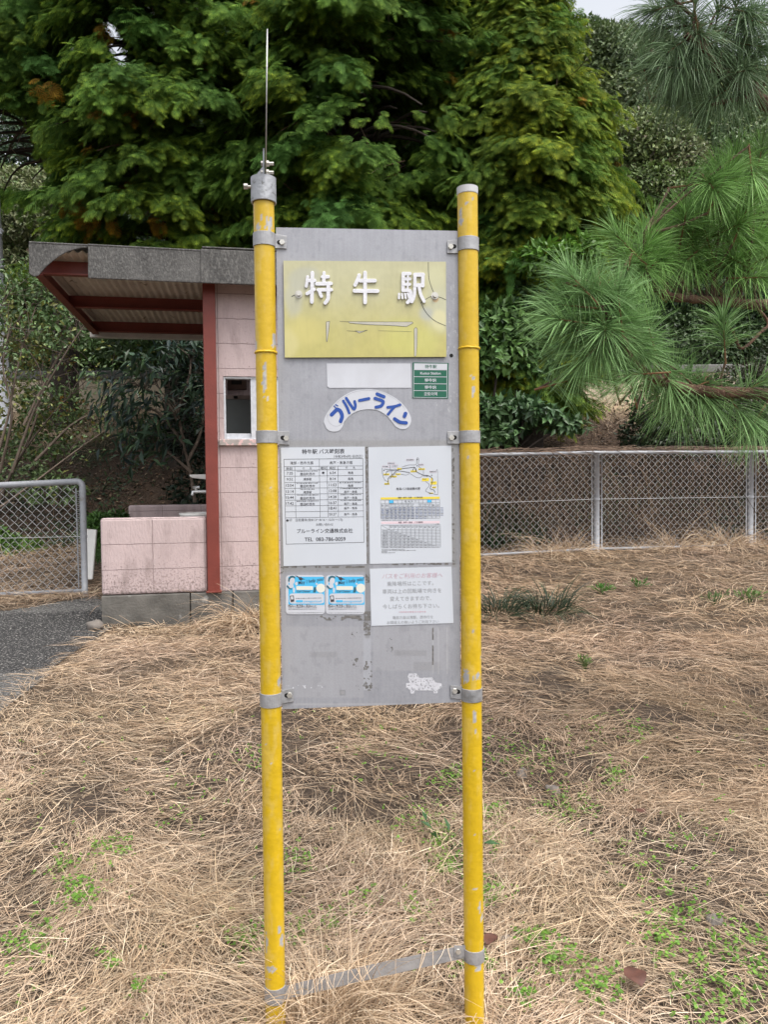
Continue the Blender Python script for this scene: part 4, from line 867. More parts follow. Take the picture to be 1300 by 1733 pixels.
# --- residue of old tape and stickers
def blotch(m, poly, cell, thr, s1, off, seed, C=None):
    poly = [tuple(p) for p in poly]; xs_ = [p[0] for p in poly]; ys_ = [p[1] for p in poly]
    gx_, gy_ = np.meshgrid(np.arange(min(xs_), max(xs_), cell), np.arange(min(ys_), max(ys_), cell))
    k = inpoly(gx_, gy_, poly) & (fbm(gx_/s1, gy_/s1, seed, 3) > thr)
    for x_, y_ in zip(gx_[k], gy_[k]):
        a_ = cell*.62; flat(m, [(x_-a_+random.uniform(-.2, .2)*cell, y_-a_), (x_+a_, y_-a_+random.uniform(-.2, .2)*cell), (x_+a_+random.uniform(-.2, .2)*cell, y_+a_), (x_-a_, y_+a_)], off + random.random()*.0001)
R4 = lambda a, b, c, d: [(a, b), (c, b), (c, d), (a, d)]
m = M()
for k, (q_, th_, s_) in enumerate(((R4(618.5, 757, 623, 955), .50, 3), (R4(765.5, 757, 769, 950), .60, 4), (R4(475, 960, 480, 970), .5, 3), (R4(530, 1042, 624, 1050), .55, 7), (R4(616, 1052, 627, 1075), .47, 3), (R4(619, 972, 627, 986), .44, 3), (R4(617, 1035, 627, 1050), .42, 4), (R4(616, 1115, 630, 1168), .60, 4), (R4(593, 1112, 606, 1128), .62, 5), (R4(480, 958, 617, 961), .5, 6), (R4(640, 953, 770, 956), .52, 6), (R4(600, 1160, 640, 1167), .64, 4), (R4(590, 1070, 605, 1080), .68, 4), (R4(655, 1080, 665, 1102), .66, 4), (R4(465, 757, 470, 950), .66, 5), (R4(732, 1062, 734, 1125), .35, 9))):
    blotch(m, q_, .8, th_, s_, .0004, 40+k)
m.build('tape_residue', mat('grimy_tape_residue', (.11, .105, .10), (.22, .21, .20), scale=120, rough=.9), panel)
m = M(); c6 = fr(470, 950, 4.0625)
blotch(m, [c6(*p) for p in ((895, 790), (905, 770), (960, 768), (972, 800), (1062, 798), (1085, 832), (1128, 838), (1130, 862), (1100, 882), (1098, 905), (1074, 905), (1070, 886), (940, 886), (938, 910), (915, 908), (910, 880), (885, 868), (885, 838), (905, 828))], .7, .40, 2.2, .0004, 3)
blotch(m, R4(480, 1160, 560, 1165), .7, .74, 4, .0004, 8)
m.build('sticker_residue', mat('pale_sticker_residue', (.62, .62, .66), (.52, .52, .56), scale=90, rough=.8), panel)
# ------------------------------------------------------------------ vegetation helpers
m_leaf = mat('conifer_foliage', 0, attr=True, scale=3, rough=.65, vary=.15, spec=.10, translucent=.40)
m_broad = mat('broad_leaves', 0, attr=True, scale=3, rough=.42, vary=.2, spec=.45, translucent=.18)
m_needle = mat('pine_needles', 0, attr=True, scale=6, rough=.5, vary=.15, spec=.35, translucent=.2)
m_bark = mat('bark', (.055, .042, .033), (.030, .023, .019), scale=18, rough=.95, bump=.8, bscale=40)
m_pbark = mat('pine_bark', (.15, .085, .055), (.075, .045, .032), scale=30, rough=.95, bump=.8, bscale=70)
m_twig = mat('dead_twigs', 0, attr=True, scale=20, rough=.95, vary=.2)

def frond_template():
    V = []; Fq = []; Bl = []
    def finger(p, ang, l, w, b0, b1):
        p = np.array(p); c, s_ = math.cos(ang), math.sin(ang); d = np.array([c, s_]); nn = np.array([-s_, c]); i = len(V)
        z = lambda q: -.42*q[0]**2 - .35*abs(q[1])**1.3 + .04
        for q, bb in ((p, b0), (p + d*l*.45 - nn*w, b0*.5+b1*.5), (p + d*l, b1), (p + d*l*.5 + nn*w, b0*.5+b1*.5)):
            V.append((q[0], q[1], z(q))); Bl.append(bb)
        Fq.append((i, i+1, i+2, i+3))
    for t_, l in ((.06, .42), (.22, .50), (.38, .48), (.55, .38), (.72, .27)):
        for s_ in (1, -1): finger((t_, 0), s_*R(47-14*t_), l, .037, .05 + .2*t_, .45 + .55*t_)
    finger((0, 0), 0, .62, .045, 0, .3); finger((.55, 0), 0, .45, .055, .4, 1)
    return np.array(V), np.array(Fq), np.array(Bl)
FT, FF, FB = frond_template()

def cypress(name, label, px, Y, crown, boughs, seed, tipcol=(.27, .34, .020), yellow=.5, brown=.006, group='cypress trees behind the restroom', dens=1.0, hole=None, bias=0.0):
    """crown: list of (height above the camera level, radius)"""
    g = np.random.default_rng(seed); X0 = P(px, 830, Y)[0]; zg_ = float(gz(X0, Y)); ro = thing(name, label, 'tree', (X0, Y, zg_), 0, group)
    ch = np.array(crown, float); z0, z1 = ch[0, 0]+ZC, ch[-1, 0]+ZC
    tr = M(); tr.tube([(X0, Y, zg_-.3), (X0+.1, Y, zg_+2), (X0, Y, (z0+z1)/2), (X0+.05, Y, z1)], [.24, .20, .13, .02], 10)
    pos = []; D = []; U = []; Ln = []; A_ = []; B_ = []
    boughs = int(boughs*1.3)
    for bi in range(boughs):
        z = z0 + (z1-z0)*(bi + g.random())/boughs; rad = np.interp(z-ZC, ch[:, 0], ch[:, 1])
        az = g.uniform(0, 2*math.pi) if g.random() < .18 else (-math.pi/2 + g.normal()*1.05 + bias)
        o = np.array([math.cos(az), math.sin(az), 0]); side = np.array([-o[1], o[0], 0]); rr = rad*g.uniform(.55, 1.06)
        rise = g.uniform(.05, .32); drp = g.uniform(.25, .5)
        t_ = np.linspace(0, 1, 9); pth = np.array([X0, Y, z]) + o*(rr*t_)[:, None] + np.array([0, 0, 1])*(rr*(rise*t_ - drp*t_**2.6))[:, None] + side*(.12*rr*np.sin(t_*3+g.uniform(0, 6)))[:, None]
        tr.tube(pth[:8], np.linspace(.030, .008, 8)*(.6+.4*rad), 4, cap=False)
        tone = g.uniform(.75, 1.25); yl = np.clip(g.normal(yellow, .28), 0, 1.3); nq = 10
        ks = np.linspace(.34, 1.0, int((8 + 6*rr)*dens)); sd = np.tile([-1, 1], len(ks)); ks = np.repeat(ks, 2); n = len(ks)
        sd = np.where(ks > .97, 0, sd); p = np.stack([np.interp(ks, t_, pth[:, i]) for i in range(3)], 1)
        tw = norm(o*g.uniform(.5, 1.0, (n, 1)) + side*sd[:, None]*g.uniform(.5, 1.1, (n, 1)) + np.array([0, 0, 1])*g.uniform(-.55, .50, (n, 1)))
        tl = g.uniform(.22, .52, n)*(1.15-.5*ks) + .06; br = g.random(n) < brown; q = np.arange(nq)
        pp = p[:, None] + tw[:, None]*(tl[:, None]*(q+.6)/nq)[..., None] + g.normal(size=(n, nq, 3))*.028 - np.array([0, 0, 1])*(.33*tl[:, None]*(q/(nq-1))**2)[..., None]
        fd = norm(tw[:, None]*.55 + o*.45 + side*g.normal(size=(n, nq, 1))*.6 + np.array([0, 0, 1])*g.uniform(-.95, 0, (n, nq, 1)))
        bm_ = (br[:, None] & (q > 1)[None]).ravel(); pp = pp.reshape(-1, 3); fd = fd.reshape(-1, 3); m_ = len(pp); tn = tone*g.uniform(.75, 1.25, (m_, 1))
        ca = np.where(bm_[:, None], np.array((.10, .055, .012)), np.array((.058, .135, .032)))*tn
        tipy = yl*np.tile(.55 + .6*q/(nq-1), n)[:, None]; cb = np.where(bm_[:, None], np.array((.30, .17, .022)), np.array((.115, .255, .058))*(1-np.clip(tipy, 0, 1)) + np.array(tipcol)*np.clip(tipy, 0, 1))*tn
        ok = np.ones(m_, bool)
        if hole is not None:
            for hc, hr in hole: ok &= (((pp-hc)/hr)**2).sum(1) > 1
        pos.append(pp[ok]); D.append(fd[ok]); U.append(np.array([0, 0, 1]) + o*.5 + g.normal(size=(ok.sum(), 3))*.35); Ln.append(g.uniform(.105, .205, ok.sum())); A_.append(ca[ok]); B_.append(cb[ok])
    # inner dead twigs
    tw_ = M()
    for _ in range(int(120*dens)):
        z = g.uniform(z0, z1*.9); rad = np.interp(z-ZC, ch[:, 0], ch[:, 1]); az = g.uniform(math.pi, 2*math.pi); o = np.array([math.cos(az), math.sin(az), 0]); r0_ = g.uniform(.1, .6)*rad
        a = np.array([X0, Y, z]) + o*r0_; b_ = a + norm(o*.5 + g.normal(size=3)*.6)*g.uniform(.2, .7); mid = (a+b_)/2 + g.normal(size=3)*.06
        c_ = np.array((.16, .11, .08))*g.uniform(.5, 1.4); tw_.tube(crom([a, mid, b_], 3), .006, 3, C=c_, cap=False)
    tr.build('trunk', m_bark, ro, smooth=True); kind(tw_.build('dead_twigs', m_twig, ro), 'stuff')
    X, Yv, Z = frame(np.concatenate(D), np.concatenate(U))
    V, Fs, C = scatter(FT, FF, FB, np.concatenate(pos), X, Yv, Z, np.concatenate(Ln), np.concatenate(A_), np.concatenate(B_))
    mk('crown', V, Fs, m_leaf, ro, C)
    return ro

LT = np.array([(0, 0, 0), (.5, 0, -.04), (1, 0, -.16), (.42, .24, .05), (.42, -.24, .05)]); LF = np.array([(0, 1, 2, 3), (0, 4, 2, 1)]); LB = np.array([0, .5, 1, .7, .7])
def leafcloud(blobs, per, size, cols, g, out=.55, down=.15, shell=(.72, 1.08), squash=1.0, width=1.0):
    """blobs: (centre, (rx, ry, rz)); leaves over and inside each clump"""
    pos = []; D = []; U = []; S_ = []; A_ = []
    for c, rr in blobs:
        c = np.asarray(c, float); rr = np.asarray(rr, float); n = int(2.6*per*(rr[0]*rr[1]+rr[0]*rr[2]+rr[1]*rr[2])/3*4*math.pi)
        d = norm(g.normal(size=(n, 3))); d = d[(d[:, 2] > -.75)]; n = len(d)
        q = c + d*rr*(g.uniform(shell[0], shell[1], n) + .28*(fbm(d[:, 0]*2.2+c[0], d[:, 1]*2.2+c[1], d[:, 2]*2.2)-.5))[:, None]
        pos.append(q); o = norm(d/rr); D.append(norm(o*out + g.normal(size=(n, 3))*.6 + np.array([0, 0, -down]))); U.append(norm(o*.9 + np.array([0, 0, .6]) + g.normal(size=(n, 3))*.35))
        S_.append(1.22*size*g.uniform(.6, 1.3, n)); ci = g.integers(len(cols)); ck = np.array(cols)[np.where(g.random(n) < .7, ci, g.integers(0, len(cols), n))]
        A_.append(ck*g.uniform(.65, 1.35, n)[:, None])
    pos = np.concatenate(pos); X, Yv, Z = frame(np.concatenate(D), np.concatenate(U)); A_ = np.concatenate(A_)
    T = LT.copy(); T[:, 1] *= width
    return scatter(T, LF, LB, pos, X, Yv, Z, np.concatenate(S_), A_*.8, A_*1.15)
def broadtree(name, label, px, Y, blobs_px, per, size, cols, seed, group=None, cat='tree', limbs=True, trunk_r=.16, material=None, width=1.0, base_z=None, shell=(.72, 1.08)):
    """blobs_px: (px, py, depth offset, radius px x, radius px y)"""
    g = np.random.default_rng(seed); X0 = P(px, 830, Y)[0]; zg_ = float(gz(X0, Y)) if base_z is None else base_z
    ro = thing(name, label, cat, (X0, Y, zg_), 0, group); bl = []
    for (bx, by, dy, rx, ry) in blobs_px:
        c = P(bx, by, Y+dy); k = (Y+dy)/F; bl.append((c, (rx*k, (rx+ry)/2*k, ry*k)))
    V, Fs, C = leafcloud(bl, per, size, cols, g, width=width, shell=shell)
    mk('crown', V, Fs, material or m_broad, ro, C)
    tr = M(); top = np.mean([b_[0] for b_ in bl], 0)
    tr.tube(crom([(X0, Y, zg_-.2), (X0+g.normal()*.05, Y, zg_+.4*(top[2]-zg_)), tuple(top)], 5), np.linspace(trunk_r, trunk_r*.35, 11), 8)
    for c, r_ in bl:
        if limbs: s_ = np.array([X0, Y, zg_ + (top[2]-zg_)*g.uniform(.2, .6)]); tr.tube(crom([s_, (s_+c)/2 + g.normal(size=3)*.1, c], 4), np.linspace(trunk_r*.45, .012, 9), 5, cap=False)
    tr.build('trunk', m_bark, ro, smooth=True)
    return ro
# ------------------------------------------------------------------ cypress row
HA = [(P(a_, b_, y_), np.array([c_*y_/F, .6, d_*y_/F])) for a_, b_, c_, d_ in ((-8, 232, 72, 56), (25, 285, 64, 30), (198, 62, 17, 34), (205, 95, 12, 20)) for y_ in np.arange(9.4, 15.5, .45)]
cypress('cypress_tree', 'dark cypress at the upper left corner with sky showing under its lowest boughs', 110, 12.6, [(5.2, 1.5), (5.9, 2.3), (7.2, 2.2), (8.5, 1.5), (9.6, .3)], 125, 1, yellow=.42, brown=.015, hole=HA)
cypress('cypress_tree', 'cypress above the canopy roof with an orange dead spray on its left', 300, 11.4, [(2.7, 1.2), (3.5, 1.9), (5, 2.1), (7, 1.9), (8.6, 1.2), (9.6, .2)], 165, 2, yellow=.55, hole=HA)
HC = P(655, 215, 10.2); 
cypress('cypress_tree', 'broad cypress right behind the board with a dark hole of dead twigs', 600, 11.2, [(1.0, 1.5), (2.6, 1.9), (4.5, 2.15), (6.5, 2.0), (8.4, 1.3), (9.6, .2)], 210, 3, yellow=.55, hole=[(HC, np.array([.62, 1.0, .62])), (P(705, 190, 10.0), np.array([.4, .9, .4]))])
cypress('cypress_tree', 'yellow tipped cypress right of the right pole with a rounded outer edge', 888, 10.6, [(1.1, .75), (1.9, .95), (3.2, 1.05), (4.2, 1.25), (5.4, .92), (6.3, .42), (7.5, .1)], 235, 4, yellow=.62, tipcol=(.36, .38, .022), bias=.25)
cypress('cypress_tree', 'tall cypress between the board and the yellow tipped one, half hidden', 775, 11.9, [(2.0, 1.2), (4.5, 1.6), (7, 1.4), (8.6, .8), (9.6, .1)], 110, 5, yellow=.6)
# orange dead spray hanging at the left
g = np.random.default_rng(5); pos = []; 
for (px, py) in ((128, 335), (140, 360), (150, 378), (165, 370), (120, 345), (178, 372), (205, 322), (215, 318), (180, 50), (72, 150), (88, 140), (270, 372), (258, 366)):
    for _ in range(7): pos.append(P(px + g.normal()*7, py + g.normal()*7, 9.9 + g.uniform(0, .5)))
pos = np.array(pos); n = len(pos); X, Yv, Z = frame(norm(np.array([0, -.3, -1]) + g.normal(size=(n, 3))*.45), g.normal(size=(n, 3)) + [0, -1.5, .3])
V, Fs, C = scatter(FT, FF, FB, pos, X, Yv, Z, g.uniform(.14, .24, n), np.array((.13, .075, .012))*g.uniform(.7, 1.2, (n, 1)), np.array((.36, .21, .022))*g.uniform(.6, 1.15, (n, 1)))
par = [o for o in bpy.data.objects if o.name == 'cypress_tree.001'][0]
mk('dead_spray', V, Fs, m_leaf, par, C)

# ------------------------------------------------------------------ broadleaf trees behind
GG = [(.13, .19, .055), (.17, .22, .075), (.09, .15, .048), (.19, .21, .10)]
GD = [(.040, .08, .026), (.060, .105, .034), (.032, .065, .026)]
GB = [(.065, .14, .022), (.095, .18, .030), (.045, .10, .020)]
broadtree('broadleaf_tree', 'rounded grey green tree below the top pine branch, right of the cypress', 1100, 16, [(1085, 260, 0, 85, 62), (1030, 300, .3, 60, 50), (1140, 285, -.2, 60, 45), (1100, 330, -.4, 70, 45), (1060, 380, 0, 70, 60), (1130, 400, 0, 80, 70), (1050, 470, .2, 80, 70), (1150, 480, 0, 90, 80)], 420, .085, GG + [(.10, .085, .050)], 11, 'broadleaf trees beyond the wall')
broadtree('broadleaf_tree', 'tall rounded tree under the patch of sky at the upper right', 1010, 21, [(990, 88, 0, 55, 45), (1040, 92, .4, 60, 42), (1010, 120, -.6, 75, 60), (1075, 130, 0, 80, 60), (1030, 190, -.8, 80, 60), (1110, 120, 1, 60, 40), (960, 180, 0, 60, 70), (1010, 260, 0, 110, 70)], 300, .11, [(.10, .145, .05), (.125, .165, .06), (.075, .12, .045)], 12, 'broadleaf trees beyond the wall')
broadtree('broadleaf_tree', 'hazy tree at the upper right seen behind the pine needles', 1240, 22, [(1180, 190, 0, 90, 80), (1270, 210, 0, 90, 80), (1230, 280, -.5, 100, 80), (1320, 300, 0, 90, 90), (1240, 380, 0, 120, 80)], 260, .11, GG, 13, 'broadleaf trees beyond the wall')
broadtree('broadleaf_tree', 'grey green tree at the left edge below the sky gap', 40, 17, [(50, 335, 0, 70, 45), (100, 345, -.3, 60, 50), (15, 350, .3, 60, 60), (60, 380, -.5, 80, 60), (-20, 400, 0, 70, 80), (120, 400, 0, 60, 50), (50, 460, 0, 110, 60)], 420, .085, GG, 14, 'broadleaf trees beyond the wall')
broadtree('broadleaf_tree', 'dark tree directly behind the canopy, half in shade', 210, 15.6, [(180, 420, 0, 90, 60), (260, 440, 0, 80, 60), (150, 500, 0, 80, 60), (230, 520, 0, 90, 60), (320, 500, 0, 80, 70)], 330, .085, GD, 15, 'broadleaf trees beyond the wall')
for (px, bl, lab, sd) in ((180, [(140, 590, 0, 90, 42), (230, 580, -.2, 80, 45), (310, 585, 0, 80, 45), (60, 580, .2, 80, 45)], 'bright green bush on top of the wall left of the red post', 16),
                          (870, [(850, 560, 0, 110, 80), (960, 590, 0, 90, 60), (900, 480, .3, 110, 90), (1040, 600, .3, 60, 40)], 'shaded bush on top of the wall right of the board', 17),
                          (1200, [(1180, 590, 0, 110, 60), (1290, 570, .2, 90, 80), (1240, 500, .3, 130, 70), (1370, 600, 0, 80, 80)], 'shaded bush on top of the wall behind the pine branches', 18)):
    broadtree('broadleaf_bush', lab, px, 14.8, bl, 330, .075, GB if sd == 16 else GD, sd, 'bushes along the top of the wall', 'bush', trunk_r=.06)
for k, (px, Yb, h_, r_) in enumerate(((-60, 24, 400, 150), (150, 26, 210, 170), (380, 23, 150, 170), (560, 25, 60, 190), (740, 24, 90, 170), (1330, 27, 260, 170))):
    broadtree('forest_tree', ['forest tree far left beyond the utility pole', 'forest tree glimpsed between the two left cypresses', 'forest tree behind the cypress over the canopy', 'forest tree behind the broad cypress', 'forest tree behind the gap left of the right pole', 'forest tree at the right edge behind the pine'][k], px, Yb,
              [(px + (0 if q == 0 else rng.uniform(-70, 70)), h_ + q*75, rng.uniform(-.8, .8), r_*rng.uniform(.6, 1), 75) for q in range(7)], 120, .15, GD, 30+k, 'forest trees on the hill behind')

# camellia like shrub right of the right pole
g = np.random.default_rng(40)
broadtree('broadleaf_shrub', 'glossy dark shrub between the right pole and the pine, above the fence', 850, 9.6, [(965, 440, .5, 45, 30), (860, 560, .1, 55, 40), (930, 520, .2, 50, 60), (850, 600, .1, 55, 45), (905, 600, .2, 45, 50)], 500, .095, [(.07, .15, .045), (.09, .18, .05), (.05, .11, .036), (.11, .21, .055)], 41, None, 'shrub', trunk_r=.05, width=1.0, shell=(.5, 1.3))
broadtree('broadleaf_shrub', 'leafy low bough of dark shrub reaching right over the fence beside the right pole', 830, 9.35, [(845, 690, 0, 45, 14), (890, 695, 0, 36, 12), (925, 708, .1, 32, 12), (960, 718, 0, 26, 10), (835, 735, -.1, 34, 20), (868, 722, .15, 22, 10), (825, 705, .2, 20, 16)], 420, .10, [(.06, .12, .042), (.08, .15, .055), (.045, .10, .038)], 42, None, 'shrub', trunk_r=.03, shell=(.3, 1.45))
lc = leafcloud([(P(925, 440, 9.3), (.35, .25, .18)), (P(985, 430, 9.5), (.25, .25, .18))], 260, .10, [(.10, .21, .022), (.075, .17, .02)], g)
mk('young_leaves', lc[0], lc[1], m_broad, [o for o in bpy.data.objects if o.name == 'broadleaf_shrub'][0], lc[2])

# ------------------------------------------------------------------ left shrub with open branches
def shrub(name, label, base_px, Y, branches, leafsize, cols, per, g, width=1.0, hang=.2, rad=.02, spread=.16, ry=.8):
    b = P(*base_px, Y); b[2] = float(gz(b[0], Y)); ro = thing(name, label, 'shrub', b); m = M(); pos = []; out = []
    for pts, n_ in branches:
        p = crom([P(x, y, Y + dy) for x, y, dy in pts], 6); k = len(p); m.tube(p, np.linspace(rad, .004, k), 6, C=np.array((.15, .115, .09))*g.uniform(.6, 1.2), cap=False)
        for q in range(n_):
            t_ = g.uniform(.35, 1)**.8; i = min(int(t_*(k-1)), k-2); s_ = p[i]; d = norm(p[i+1]-p[i])
            e = s_ + norm(d*.6 + g.normal(size=3)*[.8, ry, .6] + [0, 0, .15])*g.uniform(.15, .45); mid = (s_+e)/2 + g.normal(size=3)*.03
            m.tube(crom([s_, mid, e], 3), np.linspace(.006, .002, 7), 3, C=np.array((.13, .10, .08))*g.uniform(.6, 1.2), cap=False)
            for _ in range(per):
                pos.append(e + g.normal(size=3)*spread*np.array([1, 1, .7])); out.append(norm(d + g.normal(size=3)*.9 - [0, 0, hang]))
    pos = np.array(pos); n = len(pos); X, Yv, Z = frame(np.array(out), np.array([0, -.3, 1]) + g.normal(size=(n, 3))*.5)
    ck = np.array(cols)[g.integers(0, len(cols), n)]*g.uniform(.6, 1.4, (n, 1)); T = LT.copy(); T[:, 1] *= width
    V, Fs, C = scatter(T, LF, LB, pos, X, Yv, Z, leafsize*g.uniform(.6, 1.3, n), ck*.85, ck*1.1); mk('foliage', V, Fs, m_broad, ro, C); m.build('stems', m_twig, ro, smooth=True); return ro
g = np.random.default_rng(50)
LS = [(.095, .165, .055), (.13, .20, .07), (.15, .21, .09), (.07, .12, .046), (.19, .20, .05)]
br = []
for pts in ([(-30, 880, 0), (40, 830, 0), (140, 755, .1), (215, 705, .2)], [(-10, 870, .2), (30, 780, .2), (90, 700, .2), (150, 640, .3)], [(-30, 850, 0), (10, 720, 0), (30, 620, 0), (60, 520, .1)], [(-20, 870, .3), (50, 740, .3), (70, 640, .3), (40, 580, .4)],
            [(20, 800, .1), (60, 690, .1), (110, 600, .0), (150, 540, .0)], [(0, 800, 0), (20, 700, -.2), (5, 620, -.2), (20, 540, -.2)], [(-40, 820, 0), (-20, 650, 0), (-5, 540, 0), (25, 480, 0)], [(40, 720, .2), (90, 620, .3), (120, 560, .3), (110, 500, .3)], [(-40, 700, .3), (20, 560, .3), (70, 500, .3), (90, 470, .3)], [(60, 780, .2), (120, 720, .3), (170, 690, .3), (190, 640, .3)]): br.append((pts, 22))
shrub('open_shrub', 'large open shrub with bare criss crossing stems and small leaves behind the gate', (-30, 880), 9.3, br, .060, LS, 9, g, spread=.13)
lc = leafcloud([(P(60, 520, 9.8), (.7, .4, .35)), (P(30, 570, 10), (.6, .4, .4)), (P(120, 560, 9.7), (.4, .3, .3)), (P(20, 690, 10), (.5, .4, .5)), (P(90, 690, 10.2), (.4, .4, .3)), (P(25, 480, 9.9), (.4, .3, .2)), (P(20, 800, 9.9), (.5, .3, .35)), (P(90, 830, 9.8), (.4, .3, .22)), (P(60, 750, 10.3), (.45, .3, .3)), (P(250, 590, 12), (.9, .5, .25))], 130, .068, LS, g)
mk('foliage', lc[0], lc[1], m_broad, [o for o in bpy.data.objects if o.name == 'open_shrub'][0], lc[2])
lc = leafcloud([(P(70, 600, 12.3), (.5, .3, .3)), (P(135, 730, 11.6), (.35, .3, .2)), (P(120, 690, 11.8), (.3, .3, .2))], 90, .05, [(.30, .16, .02), (.16, .13, .02), (.10, .12, .02)], g)
ab = thing('autumn_shrub', 'small shrub with yellow and orange autumn leaves behind the open stems', 'shrub', (*P(100, 760, 11.9)[:2], float(gz(*P(100, 760, 11.9)[:2])))); mk('foliage', *lc[:2], m_broad, ab, lc[2])
m = M(); q = P(100, 760, 11.9); zq = float(gz(q[0], q[1])); [m.tube(crom([(q[0], q[1], zq-.05), ((q[0]+c[0])/2, (q[1]+c[1])/2, zq+.3), c], 4), .008, 4, C=(.12, .09, .07)) for c in (P(70, 600, 12.3), P(135, 730, 11.6), P(120, 690, 11.8))]; m.build('stems', m_twig, ab)
# long leaved shrub left of the red post
br = []
for pts in ([(330, 850, 0), (322, 800, 0), (308, 740, 0), (300, 700, 0), (255, 640, -.1)], [(312, 750, 0), (300, 700, .1), (285, 640, .1), (300, 600, .1)], [(305, 720, 0), (280, 680, -.1), (230, 650, -.2), (205, 650, -.2)], [(318, 780, 0), (340, 730, .2), (345, 660, .2), (335, 610, .2)], [(310, 750, 0), (270, 700, .1), (240, 690, .1), (225, 700, .1)], [(300, 700, 0), (320, 640, 0), (325, 600, .1), (345, 580, .1)], [(325, 800, 0), (290, 770, 0), (250, 740, .1)]): br.append((pts, 13))
shrub('long_leaf_shrub', 'dark shrub with long drooping bluish leaves just left of the red post', (330, 850), 9.0, br, .165, [(.034, .066, .044), (.042, .085, .046), (.036, .060, .056), (.055, .10, .042)], 14, g, width=.55, hang=1.1, spread=.12, rad=.022)
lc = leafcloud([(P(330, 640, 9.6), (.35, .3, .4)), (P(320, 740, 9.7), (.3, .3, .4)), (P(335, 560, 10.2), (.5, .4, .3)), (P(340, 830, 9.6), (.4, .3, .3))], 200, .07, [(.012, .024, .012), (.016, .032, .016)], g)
mk('foliage', lc[0], lc[1], m_broad, [o for o in bpy.data.objects if o.name == 'long_leaf_shrub'][0], lc[2])
# small bright green bush between gate and screen wall
broadtree('conifer_bush', 'small bright green bush between the white board and the pink screen wall', 182, 8.1, [(172, 890, 0, 26, 22), (200, 888, .1, 28, 20), (180, 925, 0, 26, 28), (160, 905, 0, 18, 18), (215, 900, .2, 20, 20)], 1500, .05, [(.055, .13, .020), (.075, .17, .025), (.035, .09, .018)], 60, None, 'bush', trunk_r=.02, width=.8)
broadtree('conifer_bush', 'small green bush at the foot of the bank behind the gate mesh, left edge', 12, 9.0, [(5, 930, 0, 50, 22), (50, 935, .1, 30, 18), (-30, 915, 0, 40, 30)], 900, .06, GB, 61, None, 'bush', trunk_r=.02)
broadtree('conifer_bush', 'low green bush behind the fence right beside the right pole', 845, 8.95, [(830, 905, .1, 34, 28), (870, 900, .2, 36, 30), (850, 880, .2, 30, 26), (905, 915, .2, 24, 22)], 1000, .05, [(.022, .055, .016), (.030, .07, .02)], 62, None, 'bush', trunk_r=.02)
# bank bushes behind the fence, right side; dark leaves stand in for shadow
for (px, bl, lab, sd) in ((1110, [(1130, 690, 0, 60, 50), (1190, 700, .2, 70, 60), (1100, 735, 0, 50, 30), (1150, 750, -.2, 70, 40)], 'dark bush on the bank under the lower pine branch', 63), (1290, [(1260, 680, 0, 70, 60), (1340, 660, .2, 80, 90), (1290, 740, -.1, 90, 50)], 'dark bush at the right edge behind the fence', 64)):
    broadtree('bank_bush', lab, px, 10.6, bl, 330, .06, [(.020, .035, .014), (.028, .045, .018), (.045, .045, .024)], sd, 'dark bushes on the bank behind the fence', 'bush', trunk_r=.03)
lc_ = [(P(200, 840, 9.9), .5), (P(260, 800, 10.2), .6), (P(150, 860, 9.8), .5), (P(250, 850, 9.7), .5), (P(300, 780, 10.6), .5), (P(40, 850, 10.2), .6), (P(90, 870, 9.9), .5), (P(240, 720, 11.2), .5)]

# ------------------------------------------------------------------ ground ivy, leaf litter and dead vines (uncountable)
g = np.random.default_rng(70); n = 30000
x = g.uniform(-7, 7, n); y = 9.1 + 3.6*g.random(n)**1.2; k = fbm(x*1.1, y*1.1, 6); keep = (k > .50) | (g.random(n) < .22) & (x < 0); keep &= ~((x > -3.6) & (x < -2.6) & (g.random(n) < .6)); x, y = x[keep], y[keep]; n = len(x)
pos = np.stack([x, y, gz(x, y) + g.uniform(.01, .22, n)*fbm(x*2, y*2, 4)], 1); X, Yv, Z = frame(norm(g.normal(size=(n, 3))*[1, 1, .4] + [0, -.5, -.15]), np.array([0, -.5, 1]) + g.normal(size=(n, 3))*.35)
ck = np.array([(.020, .045, .016), (.032, .062, .022), (.016, .032, .014), (.055, .075, .03)])[g.integers(0, 4, n)]*g.uniform(.6, 1.5, (n, 1))
V, Fs, C = scatter(LT, LF, LB, pos, X, Yv, Z, g.uniform(.04, .09, n), ck*.8, ck*1.2); kind(mk('ground_ivy', V, Fs, m_broad, None, C), 'stuff')
n = 16000; x = g.uniform(-7.5, 7, n); y = g.uniform(8.9, 13.4, n); pos = np.stack([x, y, gz(x, y) + g.uniform(.005, .06, n)], 1)
X, Yv, Z = frame(norm(g.normal(size=(n, 3))*[1, 1, .3]), np.array([0, -.4, 1]) + g.normal(size=(n, 3))*.5)
ck = np.array([(.12, .075, .045), (.18, .12, .075), (.08, .05, .034), (.24, .17, .11), (.15, .085, .05)])[g.integers(0, 5, n)]*g.uniform(.6, 1.4, (n, 1))
V, Fs, C = scatter(LT, LF, LB, pos, X, Yv, Z, g.uniform(.03, .08, n), ck*.8, ck*1.1); kind(mk('leaf_litter', V, Fs, m_broad, None, C), 'stuff')
dv = M()
def strand(p, r, c): dv.tube(p, r, 3, C=c, cap=False)
